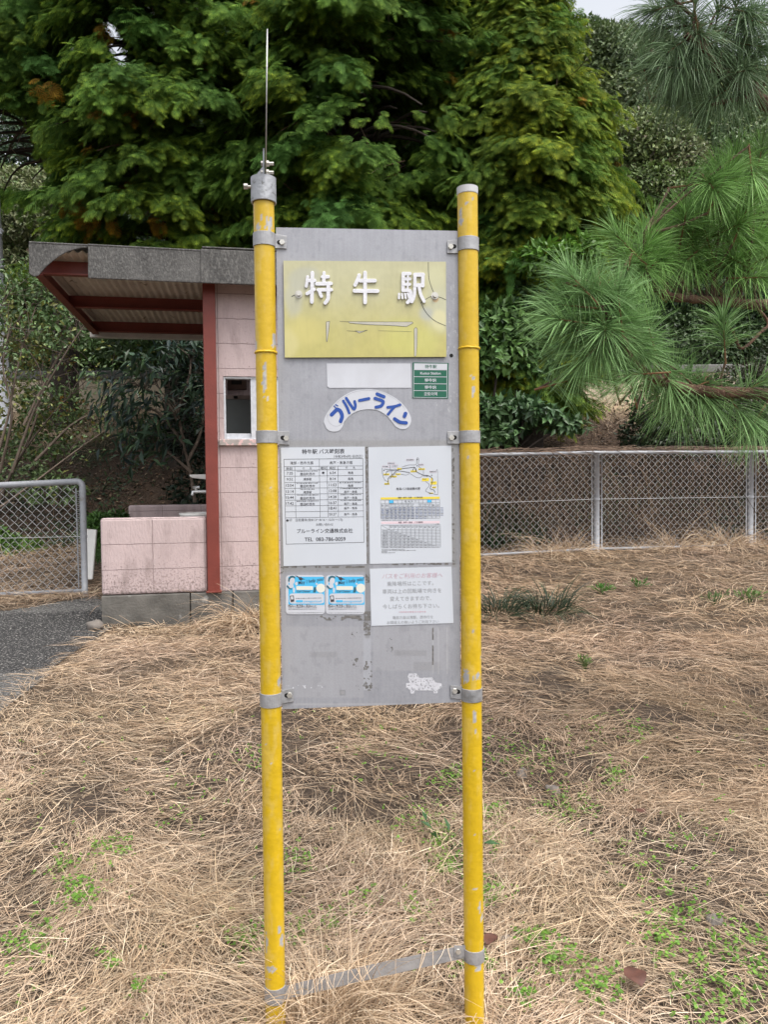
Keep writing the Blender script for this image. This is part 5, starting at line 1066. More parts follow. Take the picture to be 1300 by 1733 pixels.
for _ in range(1500):                                         # hanging on and behind the fence
    px = g.uniform(640, 1560); f_ = fp(px); top = f_[2] + g.uniform(-.06, .06); yy = f_[1] + g.uniform(.015, .55); L_ = g.uniform(.25, 1.0); sx = g.normal()*.28
    p0 = np.array([f_[0], yy, top - (g.random() < .35)*g.uniform(0, .5) - (yy-f_[1])*.25]); w1 = g.normal(size=3)*.07
    pts = crom([p0 - [sx*.3, g.uniform(-.02, .1), .05], p0, p0 + np.array([sx*.5, g.normal()*.05, -L_*.5]) + w1, p0 + np.array([sx, g.normal()*.08, -L_]) + g.normal(size=3)*.07], 3)
    pts[:, 1] = np.maximum(pts[:, 1], f_[1] + (.006 if g.random() < .75 else -.05) + (pts[:, 0]-f_[0])*.14); strand(pts, g.uniform(.0018, .004), np.array([(.13, .085, .058), (.10, .066, .046), (.20, .14, .09), (.06, .042, .032)][g.integers(4)])*g.uniform(.7, 1.25))
for _ in range(520):                                          # tangled along the top rail
    px = g.uniform(640, 1560); f_ = fp(px); p0 = np.array([f_[0], f_[1] + g.uniform(-.02, .06), f_[2] + g.uniform(-.01, .045)]); e = np.array([1, .13, 0])
    a_ = g.uniform(.1, .45); strand(crom([p0 - e*a_ - [0, 0, g.uniform(-.03, .06)], p0 - e*a_*.4 + [0, 0, g.uniform(0, .04)], p0 + e*a_*.4 + [0, 0, g.uniform(-.02, .04)], p0 + e*a_ - [0, 0, g.uniform(-.05, .12)]], 3), g.uniform(.0015, .003), np.array([(.20, .14, .10), (.26, .18, .13), (.13, .09, .07)][g.integers(3)])*g.uniform(.7, 1.2))
for _ in range(1300):                                          # dead twigs over the bank behind
    x = g.uniform(.3, 6.5); y = g.uniform(9.1, 12.2); p0 = np.array([x, y, float(gz(x, y)) + g.uniform(0, .25)]); d = norm(g.normal(size=3)*[1, .6, .7] + [0, 0, .35]); L_ = g.uniform(.2, .7)
    strand(crom([p0, p0 + d*L_*.5 + g.normal(size=3)*.06, p0 + d*L_ + g.normal(size=3)*.1 - [0, 0, L_*.3]], 3), g.uniform(.002, .004), np.array([(.15, .10, .075), (.20, .14, .10), (.09, .065, .05)][g.integers(3)])*g.uniform(.6, 1.2))
for _ in range(500):
    x = g.uniform(-6.5, -1.2); y = g.uniform(9.1, 12.2); p0 = np.array([x, y, float(gz(x, y)) + g.uniform(0, .2)]); d = norm(g.normal(size=3)*[1, .6, .6] + [0, 0, .3]); L_ = g.uniform(.2, .7)
    strand(crom([p0, p0 + d*L_*.5 + g.normal(size=3)*.06, p0 + d*L_ + g.normal(size=3)*.1 - [0, 0, L_*.3]], 3), g.uniform(.002, .004), np.array([(.15, .10, .075), (.20, .14, .10), (.09, .065, .05)][g.integers(3)])*g.uniform(.6, 1.2))
kind(dv.build('dead_vines', m_twig), 'stuff')

# cable with a strip of dead vine
cb = thing('overhead_cable', 'grey overhead cable with a clump of dead vine where it meets the trees', 'cable', P(0, 556, 11))
pts = [P(-260, 548, 11), P(-100, 553, 11), P(0, 556.5, 11), P(80, 557.5, 11), P(128, 555, 11), P(320, 552, 11.4)]
M().tube(crom(pts, 4), .008, 6).build('cable_line', mat('cable_sheath', (.16, .16, .165), rough=.6), cb); M().tube(crom([p + np.array([0, 0, -.035]) for p in pts], 4), .006, 6).build('cable_line', bpy.data.materials['cable_sheath'], cb)
m = M()
for _ in range(70):
    a = P(g.uniform(75, 128), 553 + g.normal()*4, 11); d = norm(np.array([1, 0, 0]) + g.normal(size=3)*.5); m.tube(crom([a, a + d*.08, a + d*.2 + g.normal(size=3)*.05], 3), g.uniform(.003, .008), 4, C=np.array((.34, .27, .21))*g.uniform(.5, 1.4), cap=False)
m.tube(crom([P(125, 556, 11), P(124, 573, 11), P(112, 575, 11), P(96, 590, 11)], 4), .008, 4, C=(.32, .30, .28)); m.build('dead_vine', m_twig, cb)

# ------------------------------------------------------------------ pine
g = np.random.default_rng(80)
pt = np.array([2.75, 3.5]); pine = thing('pine_tree', 'long needled pine reaching in from the right edge with three boughs', 'tree', (pt[0], pt[1], float(gz(*pt))))
bk = M(); zt = float(gz(*pt)); trunk = crom([(pt[0], pt[1], zt-.2), (pt[0]+.06, pt[1], 1.2), (pt[0]-.03, pt[1]+.05, 2.6), (pt[0]+.05, pt[1]+.1, 4.2), (pt[0], pt[1]+.1, 5.4)], 6)
bk.tube(trunk, np.linspace(.12, .04, len(trunk)), 10); bk.build('trunk', m_pbark, pine, smooth=True)
def limb(pts, r0, r1, start=None, parent=None):
    p = [P(x, y, Y) for x, y, Y in pts]; p = ([np.array(start)] if start is not None else []) + p; c = crom(p, 8); m = M(); m.tube(c, np.linspace(r0, r1, len(c)) + .0012*g.normal(size=len(c)), 8); m.build('branch', m_pbark, pine, smooth=True); return c
L1 = limb([(1420, 690, 3.2), (1300, 668, 3.05), (1215, 664, 2.98), (1150, 655, 2.92), (1100, 636, 2.86), (1062, 600, 2.8), (1050, 560, 2.76), (1040, 515, 2.74), (1015, 485, 2.72)], .030, .007, (pt[0], pt[1], 1.75))
L2 = limb([(1420, 505, 3.3), (1300, 516, 3.15), (1240, 512, 3.1), (1190, 508, 3.06), (1130, 500, 3.0), (1095, 470, 2.96), (1090, 430, 2.94), (1092, 392, 2.92)], .028, .007, (pt[0], pt[1], 2.25))
L3 = limb([(1420, 240, 3.1), (1330, 195, 3.0), (1290, 172, 2.96), (1245, 142, 2.92), (1215, 118, 2.88), (1185, 82, 2.84), (1160, 60, 2.8)], .034, .010, (pt[0], pt[1]+.05, 3.0))
limb([(1290, 165, 2.96), (1240, 170, 2.9), (1205, 178, 2.86)], .012, .005); limb([(1230, 130, 2.9), (1250, 95, 2.9), (1262, 55, 2.92), (1240, 0, 2.95)], .010, .004); limb([(1200, 100, 2.86), (1180, 40, 2.85), (1130, -10, 2.85)], .010, .004)
limb([(1270, 510, 3.12), (1300, 545, 3.1), (1285, 565, 3.05), (1255, 590, 3.0), (1240, 560, 2.98), (1226, 545, 2.96)], .007, .004); limb([(1180, 660, 2.95), (1160, 640, 2.93), (1125, 612, 2.92)], .006, .003)
def tuft(px, py, Y, ax_, n=190, ln=.175, sl=.11, col=(.060, .135, .030), droop=.45, spread=(22, 72)):
    tip = P(px, py, Y); a_ = norm(rgt*ax_[0] - upv*ax_[1]*1.0 + fwd*ax_[2]); b_ = tip - a_*sl
    npos = []; nD = []; nL = []; nC = []; sh = M(); sh.tube([b_ - a_*.05, b_, tip], [.0042, .0036, .0022], 6, C=(.17, .09, .045), cap=False); e1 = norm(np.cross(a_, rdir(1)[0])); e2 = np.cross(a_, e1)
    if LIMB is not None:
        q_ = LIMB[np.argmin(np.linalg.norm(LIMB - (b_ - a_*.12), axis=1))]; sh.tube(crom([q_, (q_ + b_ - a_*.05)/2 + g.normal(size=3)*.012, b_ - a_*.04], 4), [.0055]*4 + [.0045]*5, 6, C=np.array((.13, .085, .06))*g.uniform(.7, 1.2), cap=False)
    for _ in range(n):
        t_ = g.random()**.7; an = R(spread[0] + (spread[1]-spread[0])*(1-t_)**.8 + g.normal()*9); ph = g.uniform(0, 2*math.pi)
        npos.append(b_ + a_*sl*t_); nD.append(a_*math.cos(an) + math.sin(an)*(e1*math.cos(ph) + e2*math.sin(ph))); nL.append((ln*g.uniform(.75, 1.12), droop)); nC.append(np.array(col)*g.uniform(.65, 1.4))
    so_ = sh.build('shoot', m_twig, pine)
    npos = np.array(npos); nD = norm(np.array(nD)); nL = np.array(nL); nC = np.array(nC); n = len(npos)
    t_ = np.array([0, .33, .66, 1.0]); w_ = np.array([.0010, .00115, .0009, .0001]); Wd = norm(np.cross(nD, rdir(n)))
    pts = npos[:, None] + nD[:, None]*(nL[:, 0:1]*t_)[..., None] + np.array([0, 0, -1.0])*(nL[:, 0:1]*nL[:, 1:2]*(t_**2)*.55)[..., None]
    V = np.stack([pts - Wd[:, None]*w_[None, :, None], pts + Wd[:, None]*w_[None, :, None]], 2).reshape(-1, 3)
    b_ = (np.arange(n)*8)[:, None]; fq = np.concatenate([np.stack([b_+2*k, b_+2*k+1, b_+2*k+3, b_+2*k+2], 2).reshape(-1, 4) for k in range(3)])
    C = (nC[:, None]*np.array([.75, 1.0, 1.1, 1.35])[None, :, None]).repeat(2, 1).reshape(-1, 3)
    mk('needles', V, [fq], m_needle, so_, C)
GN = (.19, .345, .095); GM = (.18, .315, .115); GT = (.125, .195, .095)
LIMB = L1
T1 = [((1008, 486), (-.25, -.9, -.2)), ((958, 500), (-.9, -.45, -.2)), ((938, 540), (-1, -.05, -.3)), ((955, 585), (-1, .4, -.1)), ((985, 612), (-.8, .75, -.1)), ((935, 515), (-.9, -.2, .4)), ((1000, 540), (-.6, -.2, -.7)), ((1040, 560), (-.1, .4, -.8)), ((1085, 575), (.7, .3, -.5)), ((1050, 500), (.3, -.8, -.4)), ((975, 560), (-.8, .2, -.6)), ((1020, 590), (-.3, .7, -.6)), ((1100, 600), (.8, .1, .2)), ((960, 460), (-.6, -.8, .3)), ((1060, 545), (.4, -.5, -.7))]
for (p_, a_) in T1: tuft(*p_, 2.74 + g.uniform(-.08, .10), a_, 170, .155, .12, GM, .35)
for _ in range(14): q_ = L1[g.integers(int(len(L1)*.55), len(L1))]; rel = q_ - CAM; tuft(CX + F*(rel@rgt)/(rel@fwd) + g.normal()*34, CY - F*(rel@upv)/(rel@fwd) - 8 + g.normal()*34, rel[1] + g.normal()*.08, (g.normal()*.7-.3, g.normal()*.6-.2, -.4), 130, .15, .11, GM, .4)
LIMB = L2
T2 = [((1092, 398), (.0, -1, -.2)), ((1055, 430), (-.8, -.5, -.3)), ((1040, 395), (-.7, -.7, 0)), ((1130, 380), (.2, -.9, -.4)), ((1175, 400), (.2, -.8, -.5)), ((1190, 345), (.1, -.9, -.3)), ((1228, 380), (.3, -.8, -.4)), ((1270, 340), (.3, -.9, -.2)), ((1245, 262), (-.2, -.9, -.3)), ((1290, 250), (.2, -.9, 0)), ((1215, 300), (-.2, -.9, -.3)), ((1285, 400), (.4, -.6, -.5)), ((1120, 440), (-.3, .1, -.9)), ((1180, 455), (.1, .2, -.9)), ((1240, 450), (.2, .2, -.9)), ((1300, 470), (.5, .2, -.7)), ((1075, 480), (-.6, .6, -.3)), ((1150, 430), (0, -.2, -.9)), ((1320, 330), (.3, -.7, -.3)), ((1090, 450), (-.3, .2, -.8)), ((1255, 410), (0, .1, -.9)), ((1330, 420), (.3, -.1, -.6))]
for (p_, a_) in T2: tuft(*p_, 2.96 + g.uniform(-.10, .15), a_, 165, .155, .12, GN, .45)
for _ in range(26): y_ = g.uniform(260, 480); tuft(g.uniform(1075 + max(0, 410-y_)*1.1, 1315), y_, 3.0 + g.normal()*.10, (g.normal()*.6, g.normal()*.5-.5, -.4), 130, .15, .11, GN, .45)
LIMB = L1
T3 = [((1224, 540), (-.15, -1, -.2)), ((1180, 672), (-.4, .5, -.5)), ((1150, 690), (-.5, .7, -.3)), ((1205, 690), (.1, .8, -.4)), ((1130, 672), (-.8, .3, 0)), ((1165, 640), (-.3, -.5, -.6)), ((1255, 700), (.3, .6, -.3)), ((1300, 640), (.6, -.4, -.3)), ((1275, 720), (-.3, .3, -.3)), ((1140, 625), (-.3, -.6, -.4)), ((1190, 655), (0, -.4, -.8))]
for k, (p_, a_) in enumerate(T3): tuft(*p_, 2.98 + g.uniform(-.06, .06), a_, 230 if k == 0 else 130, .18, .12, GM, .6 if k == 0 else .4)
LIMB = L3
T4 = [((1130, 90), (-.6, .5, -.2)), ((1150, 120), (-.4, .8, -.2)), ((1175, 100), (-.2, .8, -.5)), ((1120, 50), (-.8, .1, 0)), ((1185, 60), (.0, .5, -.7)), ((1210, 90), (.2, .8, -.4)), ((1160, 40), (-.4, 0, -.6)), ((1240, 60), (.3, .3, -.5)), ((1270, 30), (.3, -.3, -.4)), ((1290, 80), (.6, .3, -.3)), ((1220, 10), (0, -.5, -.5)), ((1140, 0), (-.4, -.4, -.4)), ((1200, 172), (-.7, .5, -.2)), ((1150, 150), (-.6, .8, .1)), ((1300, 20), (.5, -.2, 0)), ((1100, 20), (-.9, .1, .2)), ((1250, 110), (.3, .5, -.6)), ((1170, -20), (-.2, -.6, -.2)), ((1260, -20), (.2, -.6, -.3)), ((1190, 130), (-.2, 1, -.2))]
for (p_, a_) in T4: tuft(*p_, 2.86 + g.uniform(-.08, .12), a_, 160, .165, .12, GT, .75)
for _ in range(12): tuft(g.uniform(1080, 1310), g.uniform(-10, 170), 2.9 + g.normal()*.10, (g.normal()*.6, g.normal()*.5+.2, -.4), 120, .16, .11, GT, .7)
# ------------------------------------------------------------------ dry matted grass
m_straw = mat('dry_grass', 0, attr=True, scale=9, rough=.75, vary=.12, spec=.25, translucent=.12)
SC = np.array([(.59, .445, .30), (.49, .355, .235), (.69, .545, .39), (.28, .19, .12), (.59, .46, .335), (.52, .39, .265), (.84, .71, .53)])
SP = np.array([.2, .2, .16, .14, .14, .12, .04])
class Blades:
    def __init__(s): s.V = []; s.F = []; s.C = []; s.n = 0
    def add(s, P3, wid, Wd, C):
        n, k = P3.shape[:2]; wv = wid[:, None]*np.linspace(1, .35, k)[None]*np.array([.7] + [1]*(k-2) + [.6])[None]/2
        V = np.stack([P3 - Wd*wv[..., None], P3 + Wd*wv[..., None]], 2).reshape(-1, 3); b_ = (s.n + np.arange(n)*2*k)[:, None]
        s.F.append(np.concatenate([np.concatenate([np.stack([b_+2*q, b_+2*q+1, b_+2*q+3, b_+2*q+2], 2).reshape(-1, 4)]) for q in range(k-1)]))
        s.V.append(V); s.C.append(np.repeat(C, 2*k, 0)); s.n += len(V)
    def build(s, name, m): return kind(mk(name, np.concatenate(s.V), [np.concatenate(s.F)], m, None, np.concatenate(s.C)), 'stuff')
g = np.random.default_rng(90); BD = Blades()
def flow(x, y): return 2.6*math.pi*(fbm(x*.55, y*.55, 31, 2) - .5) + .9*(fbm(x*2.1, y*2.1, 17, 2)-.5)
def mow(n, x0, x1, y0, y1, Lr, Wr, hmax, bareeff=.72, k=5, up=.10):
    x = g.uniform(x0, x1, n); y = y0 + (y1-y0)*g.random(n)
    ok = (np.abs(x) < (.60*y + .75)) & ~path_dist(x + .0, y)
    br_ = sstep(.52, .62, fbm(x*2.2, y*2.2, 1))*(y < 5)*(x > -1.6); ok &= g.random(n) > np.clip(br_*bareeff + .75*(fbm(x*8, y*8, 3, 2) < .40)*(y < 6), 0, 1)
    rel = np.stack([x - B0[0], y - B0[1]], 1); s_ = rel @ ew[:2]; d_ = rel @ ed[:2]; ok &= ~((s_ > -.02) & (s_ < s_end+.05) & (d_ > -.03) & (d_ < D2+.1))
    x, y = x[ok], y[ok]; n = len(x); th = flow(x, y) + g.normal(size=n)*np.where(g.random(n) < .55, .55, 1.5) + (g.random(n) < .5)*math.pi; kap = g.normal(size=n)*.28
    L_ = g.uniform(*Lr, n)*(.6 + .8*g.random(n)); t_ = np.linspace(0, 1, k); ang = th[:, None] + kap[:, None]*t_*1.0 + .12*np.sin(t_*7 + g.uniform(0, 6, (n, 1)))*g.random((n, 1))
    st_ = L_[:, None]/(k-1); dx = np.cumsum(np.cos(ang)*st_, 1); dy = np.cumsum(np.sin(ang)*st_, 1); X = x[:, None] + dx; Y = y[:, None] + dy
    tuf = fbm(x*3.2, y*3.2, 55, 2); h0 = g.random(n)**1.5*hmax*(.30 + 1.3*sstep(.35, .75, tuf)); pit = np.abs(g.normal(size=n))*up
    arch = pit[:, None]*np.sin(np.clip(t_, 0, 1)*math.pi*g.uniform(.55, 1.1, (n, 1)))*L_[:, None]*1.6
    Z = gz(X, Y) + lump(X, Y) + h0[:, None] + arch + .006
    P3 = np.stack([X, Y, Z], 2); T = norm(np.gradient(P3, axis=1)); upr = norm(np.array([0, 0, 1.0]) + g.normal(size=(n, 1, 3))*.45); Wd = norm(np.cross(T, np.broadcast_to(upr, T.shape)))
    C = SC[g.choice(len(SC), n, p=SP)]*g.uniform(.62, 1.36, (n, 1)); pk = fbm(x*1.0, y*1.0, 77, 2)[:, None]; C = C*(.80 + .4*pk); C[:, 2] *= (.92 + .2*fbm(x*1.7, y*1.7, 5))
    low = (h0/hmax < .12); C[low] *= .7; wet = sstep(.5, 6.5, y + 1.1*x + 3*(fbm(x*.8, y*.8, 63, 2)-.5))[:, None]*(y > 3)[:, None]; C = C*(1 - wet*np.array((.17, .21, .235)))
    BD.add(P3, g.uniform(*Wr, n), Wd, C)
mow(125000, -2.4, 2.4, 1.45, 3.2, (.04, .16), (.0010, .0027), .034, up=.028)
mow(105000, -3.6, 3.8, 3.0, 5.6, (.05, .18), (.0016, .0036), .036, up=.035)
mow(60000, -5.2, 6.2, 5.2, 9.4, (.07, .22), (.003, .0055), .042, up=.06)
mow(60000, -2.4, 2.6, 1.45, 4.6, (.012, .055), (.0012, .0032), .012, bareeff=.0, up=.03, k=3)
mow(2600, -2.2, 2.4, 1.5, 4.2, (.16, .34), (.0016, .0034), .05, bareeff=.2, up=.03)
def tuftg(cx, cy, n, rad, Lr, Wr, lean=(0, 0), h=1.0, z0=0.0):
    a_ = g.uniform(0, 2*math.pi, n); r_ = rad*np.sqrt(g.random(n)); x = cx + r_*np.cos(a_); y = cy + r_*np.sin(a_); k = 7; t_ = np.linspace(0, 1, k); L_ = g.uniform(*Lr, n); oa = a_ + g.normal(size=n)*.7
    el = g.uniform(.25, 1.25, n)*h; el = el[:, None] - t_[None]*g.uniform(.6, 2.3, (n, 1)); st_ = L_[:, None]/(k-1)
    hx = np.cumsum(np.cos(el)*st_, 1); hz = np.cumsum(np.sin(el)*st_, 1)
    X = x[:, None] + hx*np.cos(oa)[:, None] + lean[0]*hx; Y = y[:, None] + hx*np.sin(oa)[:, None] + lean[1]*hx; gr = gz(X, Y) + lump(X, Y); Z = np.maximum(gr[:, :1] + hz + z0, gr + .01 + .02*g.random((n, 1)))
    P3 = np.stack([X, Y, Z], 2); T = norm(np.gradient(P3, axis=1)); Wd = norm(np.cross(T, np.array([0, 0, 1.0]) + g.normal(size=(n, 1, 3))*.6)); C = SC[g.choice(len(SC), n, p=SP)]*g.uniform(.75, 1.2, (n, 1))
    BD.add(P3, g.uniform(*Wr, n), Wd, C)
def gp(px, py): p = ground(px, py); return p[0], p[1]
tuftg(*gp(410, 1058), 420, .16, (.25, .50), (.003, .006)); tuftg(*gp(450, 1062), 300, .15, (.25, .45), (.003, .006)); tuftg(*gp(380, 1075), 200, .2, (.12, .24), (.003, .006), h=.5)
for px in range(185, 400, 24): tuftg(*gp(px + g.normal()*6, 1068 + g.normal()*5), 70, .12, (.05, .10), (.003, .005), h=.25)
for px, py in ((215, 1075), (260, 1080), (300, 1075), (350, 1075)): tuftg(*gp(px, py), 120, .14, (.05, .12), (.003, .005), h=.3)
for px in range(640, 1420, 18): f_ = fp(px); tuftg(f_[0], f_[1] - .05 + g.normal()*.06, int(14 + 50*g.random()**2), .10, (.08, .26), (.003, .006), h=.8)
for px in (925, 960, 1215, 1235, 1140): f_ = fp(px); tuftg(f_[0], f_[1] - .08, 170, .16, (.25, .55), (.003, .006), h=1.0)
for px in range(-20, 150, 12): p = P(px, 1005, 6.98); tuftg(p[0], p[1]-.03 + g.normal()*.04, int(25 + 40*g.random()), .08, (.08, .26), (.003, .005), h=.8)
for x in np.arange(-6.4, -2.6, .22): tuftg(x, 8.6 + g.normal()*.25, 60, .2, (.15, .4), (.003, .006), h=.9)
# around the pole feet and over the crossbar
pf = S(545, 1735); tuftg(pf[0], 1.93, 700, .12, (.18, .38), (.0014, .003), lean=(-.2, -.35), h=1.25); tuftg(S(600, 1735)[0], 1.95, 350, .10, (.16, .32), (.0014, .003), lean=(0, -.3), h=1.2); tuftg(S(505, 1735)[0], 1.88, 420, .09, (.12, .28), (.0014, .003), lean=(.1, -.3), h=1.15); tuftg(S(640, 1735)[0], 1.9, 200, .12, (.12, .26), (.0016, .0034), h=.8); tuftg(S(720, 1735)[0], 1.9, 160, .1, (.10, .22), (.0016, .0032), h=.7)
tuftg(S(400, 1745)[0], 1.80, 260, .10, (.12, .30), (.0016, .0034), h=.6); tuftg(S(850, 1740)[0], 1.82, 160, .12, (.12, .26), (.0016, .0032), h=.4)
n = 46                                                        # stalks hanging across the bar
px = np.concatenate([g.uniform(490, 560, 26), g.uniform(560, 780, 20)]); py = np.interp(px, [482, 788], [1668, 1598]); 
for a_, b_ in zip(px, py):
    c = S(a_, b_ - g.uniform(0, 6), .010); bk_ = c + np.array([g.normal()*.05, g.uniform(.03, .10), -g.uniform(.0, .05)]); fr_ = c + np.array([g.normal()*.05, -g.uniform(.015, .06), -g.uniform(.03, .13)])
    pp = crom([bk_, c + [0, 0, .004], fr_], 3)[None]; T = norm(np.gradient(pp, axis=1)); BD.add(pp, np.array([g.uniform(.0016, .003)]), norm(np.cross(T, np.array([0, -.6, .8]))), SC[g.choice(len(SC), 1, p=SP)]*1.05)
# dead grass on the upper bank
n = 5200; x = g.uniform(-9, 8, n); y = g.uniform(11.6, 13.55, n); k = 5; t_ = np.linspace(0, 1, k); th = g.uniform(0, 2*math.pi, n); L_ = g.uniform(.15, .45, n)
el = g.uniform(.2, 1.3, (n, 1)) - t_*g.uniform(.6, 2.0, (n, 1)); hx = np.cumsum(np.cos(el)*L_[:, None]/4, 1); hz = np.cumsum(np.sin(el)*L_[:, None]/4, 1); X = x[:, None] + hx*np.cos(th)[:, None]; Y = y[:, None] + hx*np.sin(th)[:, None]
P3 = np.stack([X, Y, np.maximum(gz(X, Y) + .01, gz(x, y)[:, None] + hz)], 2); T = norm(np.gradient(P3, axis=1)); BD.add(P3, g.uniform(.004, .009, n), norm(np.cross(T, np.array([0, 0, 1.0]) + g.normal(size=(n, 1, 3))*.5)), SC[g.choice(len(SC), n, p=SP)]*g.uniform(.6, 1.0, (n, 1)))
for _ in range(150):                                          # fuzzy seed heads
    x = g.uniform(-2.2, 2.2); y = g.uniform(1.7, 5.5); L_ = g.uniform(.03, .06); th = g.uniform(0, 6.28); p0 = np.array([x, y, float(gz(x, y) + lump(x, y)) + g.uniform(.03, .055)])
    if path_dist(np.array([x]), np.array([y]))[0]: continue
    d = np.array([math.cos(th), math.sin(th), g.normal()*.2]); e1 = norm(np.cross(d, rdir(1)[0])); e2 = np.cross(d, e1); m_ = 46; t_ = g.random(m_); ph = g.uniform(0, 6.28, m_); b0 = p0 + d*(t_*L_)[:, None]; rr = e1*np.cos(ph)[:, None] + e2*np.sin(ph)[:, None]
    P3 = np.stack([b0, b0 + rr*.004 + d*.004, b0 + rr*.008 + d*.011], 1); BD.add(P3, np.full(m_, .0011), norm(np.cross(rr, d))[:, None].repeat(3, 1), np.array((.62, .48, .32))*g.uniform(.8, 1.15, (m_, 1)))
BD.build('dry_grass', m_straw)

# ------------------------------------------------------------------ green seedlings (uncountable)
m_clo = mat('seedling_leaves', 0, attr=True, scale=9, rough=.5, vary=.15, spec=.3, translucent=.25)
th = np.linspace(0, 2*math.pi, 9)[:-1]; CT = np.array([(.5 + .5*math.cos(a), .46*math.sin(a), -.10*math.cos(a)) for a in th] + [(.5, 0, .06)]); CF = np.array([(8, k, k+1, (k+2) % 8) for k in (0, 2, 4, 6)]); CB = np.array([1, .9, .7, .5, .3, .5, .7, .9, .6])
pat = [(505, 1475, 30, 25), (130, 1518, 40, 60), (170, 1440, 30, 25), (205, 1440, 25, 20), (110, 1465, 25, 25), (420, 1600, 30, 40), (430, 1290, 25, 16), (1080, 1245, 22, 26), (1040, 1320, 26, 40), (745, 1440, 26, 55), (755, 1480, 26, 60), (720, 1400, 40, 45), (960, 1365, 45, 70), (930, 1290, 50, 40), (1010, 1240, 40, 25), (1170, 1650, 70, 20), (1260, 1680, 85, 34), (1240, 1600, 50, 22), (1290, 1620, 50, 22), (900, 1600, 30, 40), (840, 1390, 25, 40), (830, 1520, 30, 60), (1010, 1690, 45, 45), (1200, 1700, 70, 45), (700, 1560, 30, 25), (610, 1540, 35, 25), (560, 1570, 30, 20), (860, 1280, 40, 30), (830, 1440, 20, 30), (1150, 1560, 50, 40), (1120, 1600, 40, 30), (950, 1640, 40, 40), (760, 1330, 30, 40), (640, 1270, 60, 25), (300, 1370, 60, 14), (350, 1335, 50, 12), (60, 1600, 40, 30), (30, 1620, 40, 25), (190, 1640, 20, 14), (230, 1690, 20, 10), (880, 1700, 30, 25), (1080, 1480, 60, 30), (1160, 1420, 60, 18), (780, 1650, 14, 14), (820, 1650, 14, 20), (500, 1590, 50, 25)]
pos = []
for (a_, b_, r_, n_) in pat:
    for _ in range(int(n_*1.5)):
        q = ground(a_ + g.normal()*r_*.55, b_ + g.normal()*r_*.42)
        pos.append((q[0], q[1], q[2] + float(lump(q[0], q[1])) + g.uniform(.010, .042)))
m_ = 420; x = g.uniform(-1.8, 2.4, m_); y = g.uniform(1.6, 4.2, m_); pos += [(a, b, float(gz(a, b) + lump(a, b)) + g.uniform(.008, .036)) for a, b in zip(x, y)]
pos = np.repeat(np.array(pos), 3, 0); n = len(pos); pos[:, :2] += g.normal(size=(n, 2))*.006; pos[:, 2] += g.normal(size=n)*.004
X, Yv, Z = frame(norm(g.normal(size=(n, 3))*[1, 1, .25]), np.array([0, -.25, 1]) + g.normal(size=(n, 3))*.3); ck = np.array([(.16, .31, .045), (.12, .25, .035), (.21, .36, .06)])[g.integers(0, 3, n)]*g.uniform(.7, 1.25, (n, 1))
V, Fs, C = scatter(CT, CF, CB, pos, X, Yv, Z, g.uniform(.006, .013, n), ck*.75, ck); kind(mk('green_seedlings', V, Fs, m_clo, None, C), 'stuff')

# ------------------------------------------------------------------ single plants, leaves and stones
def bladeplant(name, label, cat, px, py, n, rad, Lr, w_, cols, group=None, h=1.2):
    q = ground(px, py); ro = thing(name, label, cat, q, 0, group); b = Blades(); old = globals()['BD']
    a_ = g.uniform(0, 2*math.pi, n); r_ = rad*np.sqrt(g.random(n)); k = 6; t_ = np.linspace(0, 1, k); L_ = g.uniform(*Lr, n); el = g.uniform(.5, 1.3, (n, 1))*h - t_*g.uniform(.7, 1.9, (n, 1)); st_ = L_[:, None]/(k-1); hx = np.cumsum(np.cos(el)*st_, 1); hz = np.cumsum(np.sin(el)*st_, 1)
    X = q[0] + (r_*np.cos(a_))[:, None] + hx*np.cos(a_ + .5)[:, None]; Y = q[1] + (r_*np.sin(a_))[:, None] + hx*np.sin(a_ + .5)[:, None]; P3 = np.stack([X, Y, gz(X, Y)[:, :1] + hz + .02], 2); T = norm(np.gradient(P3, axis=1)); Wd = norm(np.cross(T, np.array([0, 0, 1.0]) + g.normal(size=(n, 1, 3))*.4))
    b.add(P3, g.uniform(.7, 1.2, n)*w_, Wd, np.array(cols)[g.integers(0, len(cols), n)]*g.uniform(.7, 1.3, (n, 1))); mk('foliage', np.concatenate(b.V), [np.concatenate(b.F)], m_broad, ro, np.concatenate(b.C)); return ro
MG = [(.018, .034, .017), (.025, .046, .020), (.035, .055, .025)]
bladeplant('grass_tuft', 'dark green strap leaved tuft touching the right pole', 'grass tuft', 842, 1046, 170, .14, (.16, .32), .008, MG, 'dark green tufts in the dry grass')
bladeplant('grass_tuft', 'wider dark green strap leaved tuft standing alone right of the pole', 'grass tuft', 925, 1044, 230, .17, (.16, .34), .008, MG, 'dark green tufts in the dry grass')
def weed(label, px, py, n, size, col):
    q = ground(px, py); ro = thing('weed_plant', label, 'weed', q, 0, 'single green weeds in the dry grass'); p = q + g.normal(size=(n, 3))*[size*.9, size*.9, size*.25] + [0, 0, .05 + size*.3]; X, Yv, Z = frame(norm(p - q + g.normal(size=(n, 3))*.03), np.array([0, -.2, 1]) + g.normal(size=(n, 3))*.3); T = LT.copy(); T[:, 1] *= .75
    V, Fs, C = scatter(T, LF, LB, p, X, Yv, Z, size*g.uniform(.6, 1.2, n), np.array(col)*g.uniform(.7, 1.2, (n, 1)), np.array(col)*1.2); mk('foliage', V, Fs, m_clo, ro, C)
    m = M()
    for k in range(min(n, 24)): m.tube([q + [0, 0, -.02], (q + p[k])/2 + [0, 0, .02], p[k]], .0015, 3, C=np.array(col)*.8, cap=False)
    m.build('stems', m_clo, ro)
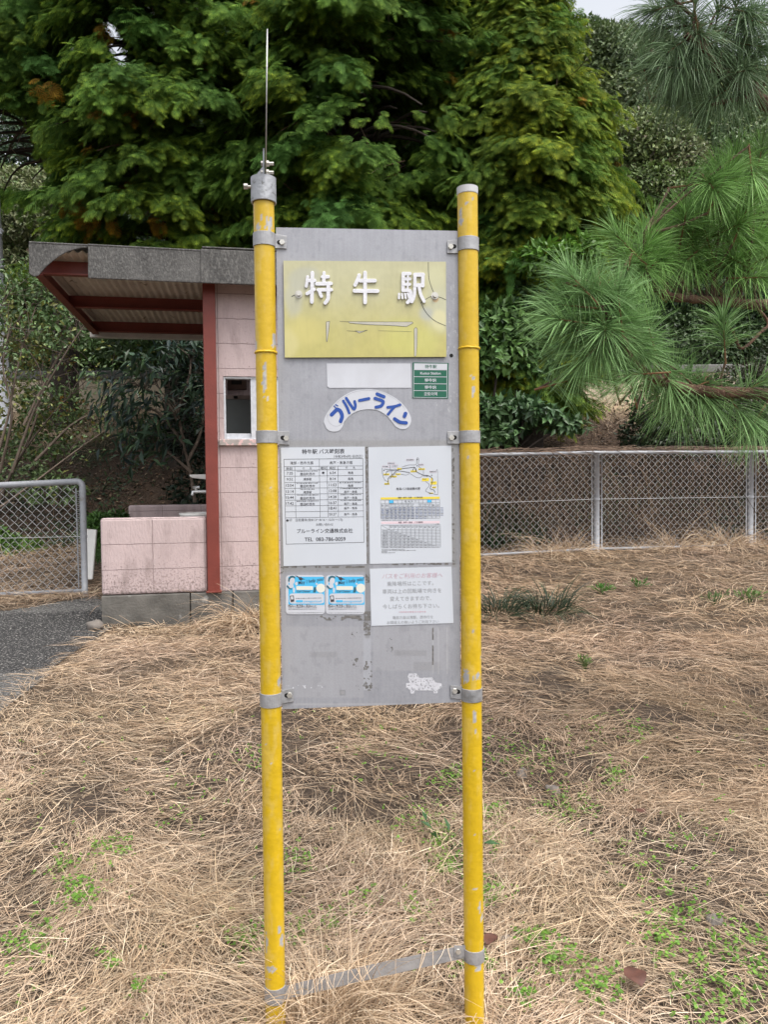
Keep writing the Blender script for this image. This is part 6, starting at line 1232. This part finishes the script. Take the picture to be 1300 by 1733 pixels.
weed('bright green weed nearest the strap leaved tufts', 1018, 1008, 46, .05, (.07, .18, .03)); weed('green weed halfway between the tufts and the fence', 1080, 1000, 34, .05, (.06, .14, .03)); weed('pale green weed at the right edge of the lot', 1268, 1022, 50, .06, (.11, .17, .05)); weed('faint green weed left of the pale one near the right edge', 1210, 1025, 30, .05, (.11, .16, .06))
weed('star shaped green weed beside the right pole', 752, 1448, 12, .055, (.045, .11, .04)); weed('small pale weed in the middle of the right lot', 990, 1135, 30, .035, (.12, .18, .05))
m_dl = mat('dead_leaf_brown', (.13, .055, .038), (.085, .038, .028), scale=40, rough=.6)
def deadleaf(label, px, py, L_, ang, col=None):
    q = ground(px, py); q[2] += float(lump(q[0], q[1])) + .045; tag(q_ := bpy.data.objects.new('tmp', None), label, 'leaf') if False else None
    n = 9; V = []; 
    for t_ in np.linspace(0, 1, n):
        w_ = .36*math.sin(math.pi*min(t_*1.02, 1)**.8)*L_; zc = .12*L_*math.sin(t_*3.1) 
        for s_ in (-1, 0, 1): V.append((t_*L_ - L_/2, s_*w_, zc + abs(s_)*w_*.22 + .04*L_*math.sin(t_*9+s_)))
    V = np.array(V); c, s_ = math.cos(ang), math.sin(ang); V = np.stack([V[:, 0]*c - V[:, 1]*s_, V[:, 0]*s_ + V[:, 1]*c, V[:, 2]], 1); V2 = V - [0, 0, .0006]
    i = np.arange(n-1)*3; f1 = np.concatenate([np.stack([i+k, i+3+k, i+4+k, i+1+k], 1) for k in (0, 1)])
    o = mk('dead_leaf', np.concatenate([V, V2]), [np.concatenate([f1, f1[:, ::-1] + len(V)])], m_dl, None, smooth=True); o.location = tuple(q); return tag(o, label, 'leaf', 'brown leaves fallen on the dry grass')
deadleaf('brown fallen leaf highest up the lot on the right', 1083, 1388, .055, 2.4); deadleaf('largest pinkish brown fallen leaf near the bottom right', 1073, 1690, .085, 1.7); deadleaf('dark brown fallen leaf against the right pole near the crossbar', 832, 1622, .06, .9)
m_st = mat('field_stone', (.25, .22, .195), (.15, .13, .115), scale=25, rough=.9, bump=.4, bscale=60)
def stone(label, px, py, s_):
    q = ground(px, py); q[2] += float(lump(q[0], q[1])) + s_*.15; bm = __import__('bmesh').new(); __import__('bmesh').ops.create_icosphere(bm, subdivisions=3, radius=1)
    for v in bm.verts: v.co *= .45 + 1.1*float(fbm(v.co.x*1.1 + px, v.co.y*1.1, v.co.z*1.1)); v.co.z *= .7
    me = bpy.data.meshes.new('stone'); bm.to_mesh(me); bm.free(); me.materials.append(m_st); me.polygons.foreach_set('use_smooth', np.ones(len(me.polygons), bool)); o = bpy.data.objects.new('stone', me); COL.objects.link(o); o.scale = (s_, s_*.8, s_); o.location = tuple(q); o.rotation_euler = (0, 0, px); tag(o, label, 'stone', 'stones lying in the dry grass')
stone('grey stone in the bare soil patch, higher of the pair', 884, 1312, .032); stone('grey stone in the bare soil patch, lower of the pair', 936, 1334, .036); stone('pale pebble close right of the right pole', 869, 1441, .017); stone('small white pebble right of the pole and the pale pebble', 975, 1441, .012); stone('large round stone far right in bare soil', 1208, 1566, .03); stone('pale flat stone by the asphalt corner of the foundation', 162, 1066, .07); stone('long pale stick, shaped as a stone, beside the right pole above the crossbar', 858, 1598, .026)  # the long pale one stands in for a stick
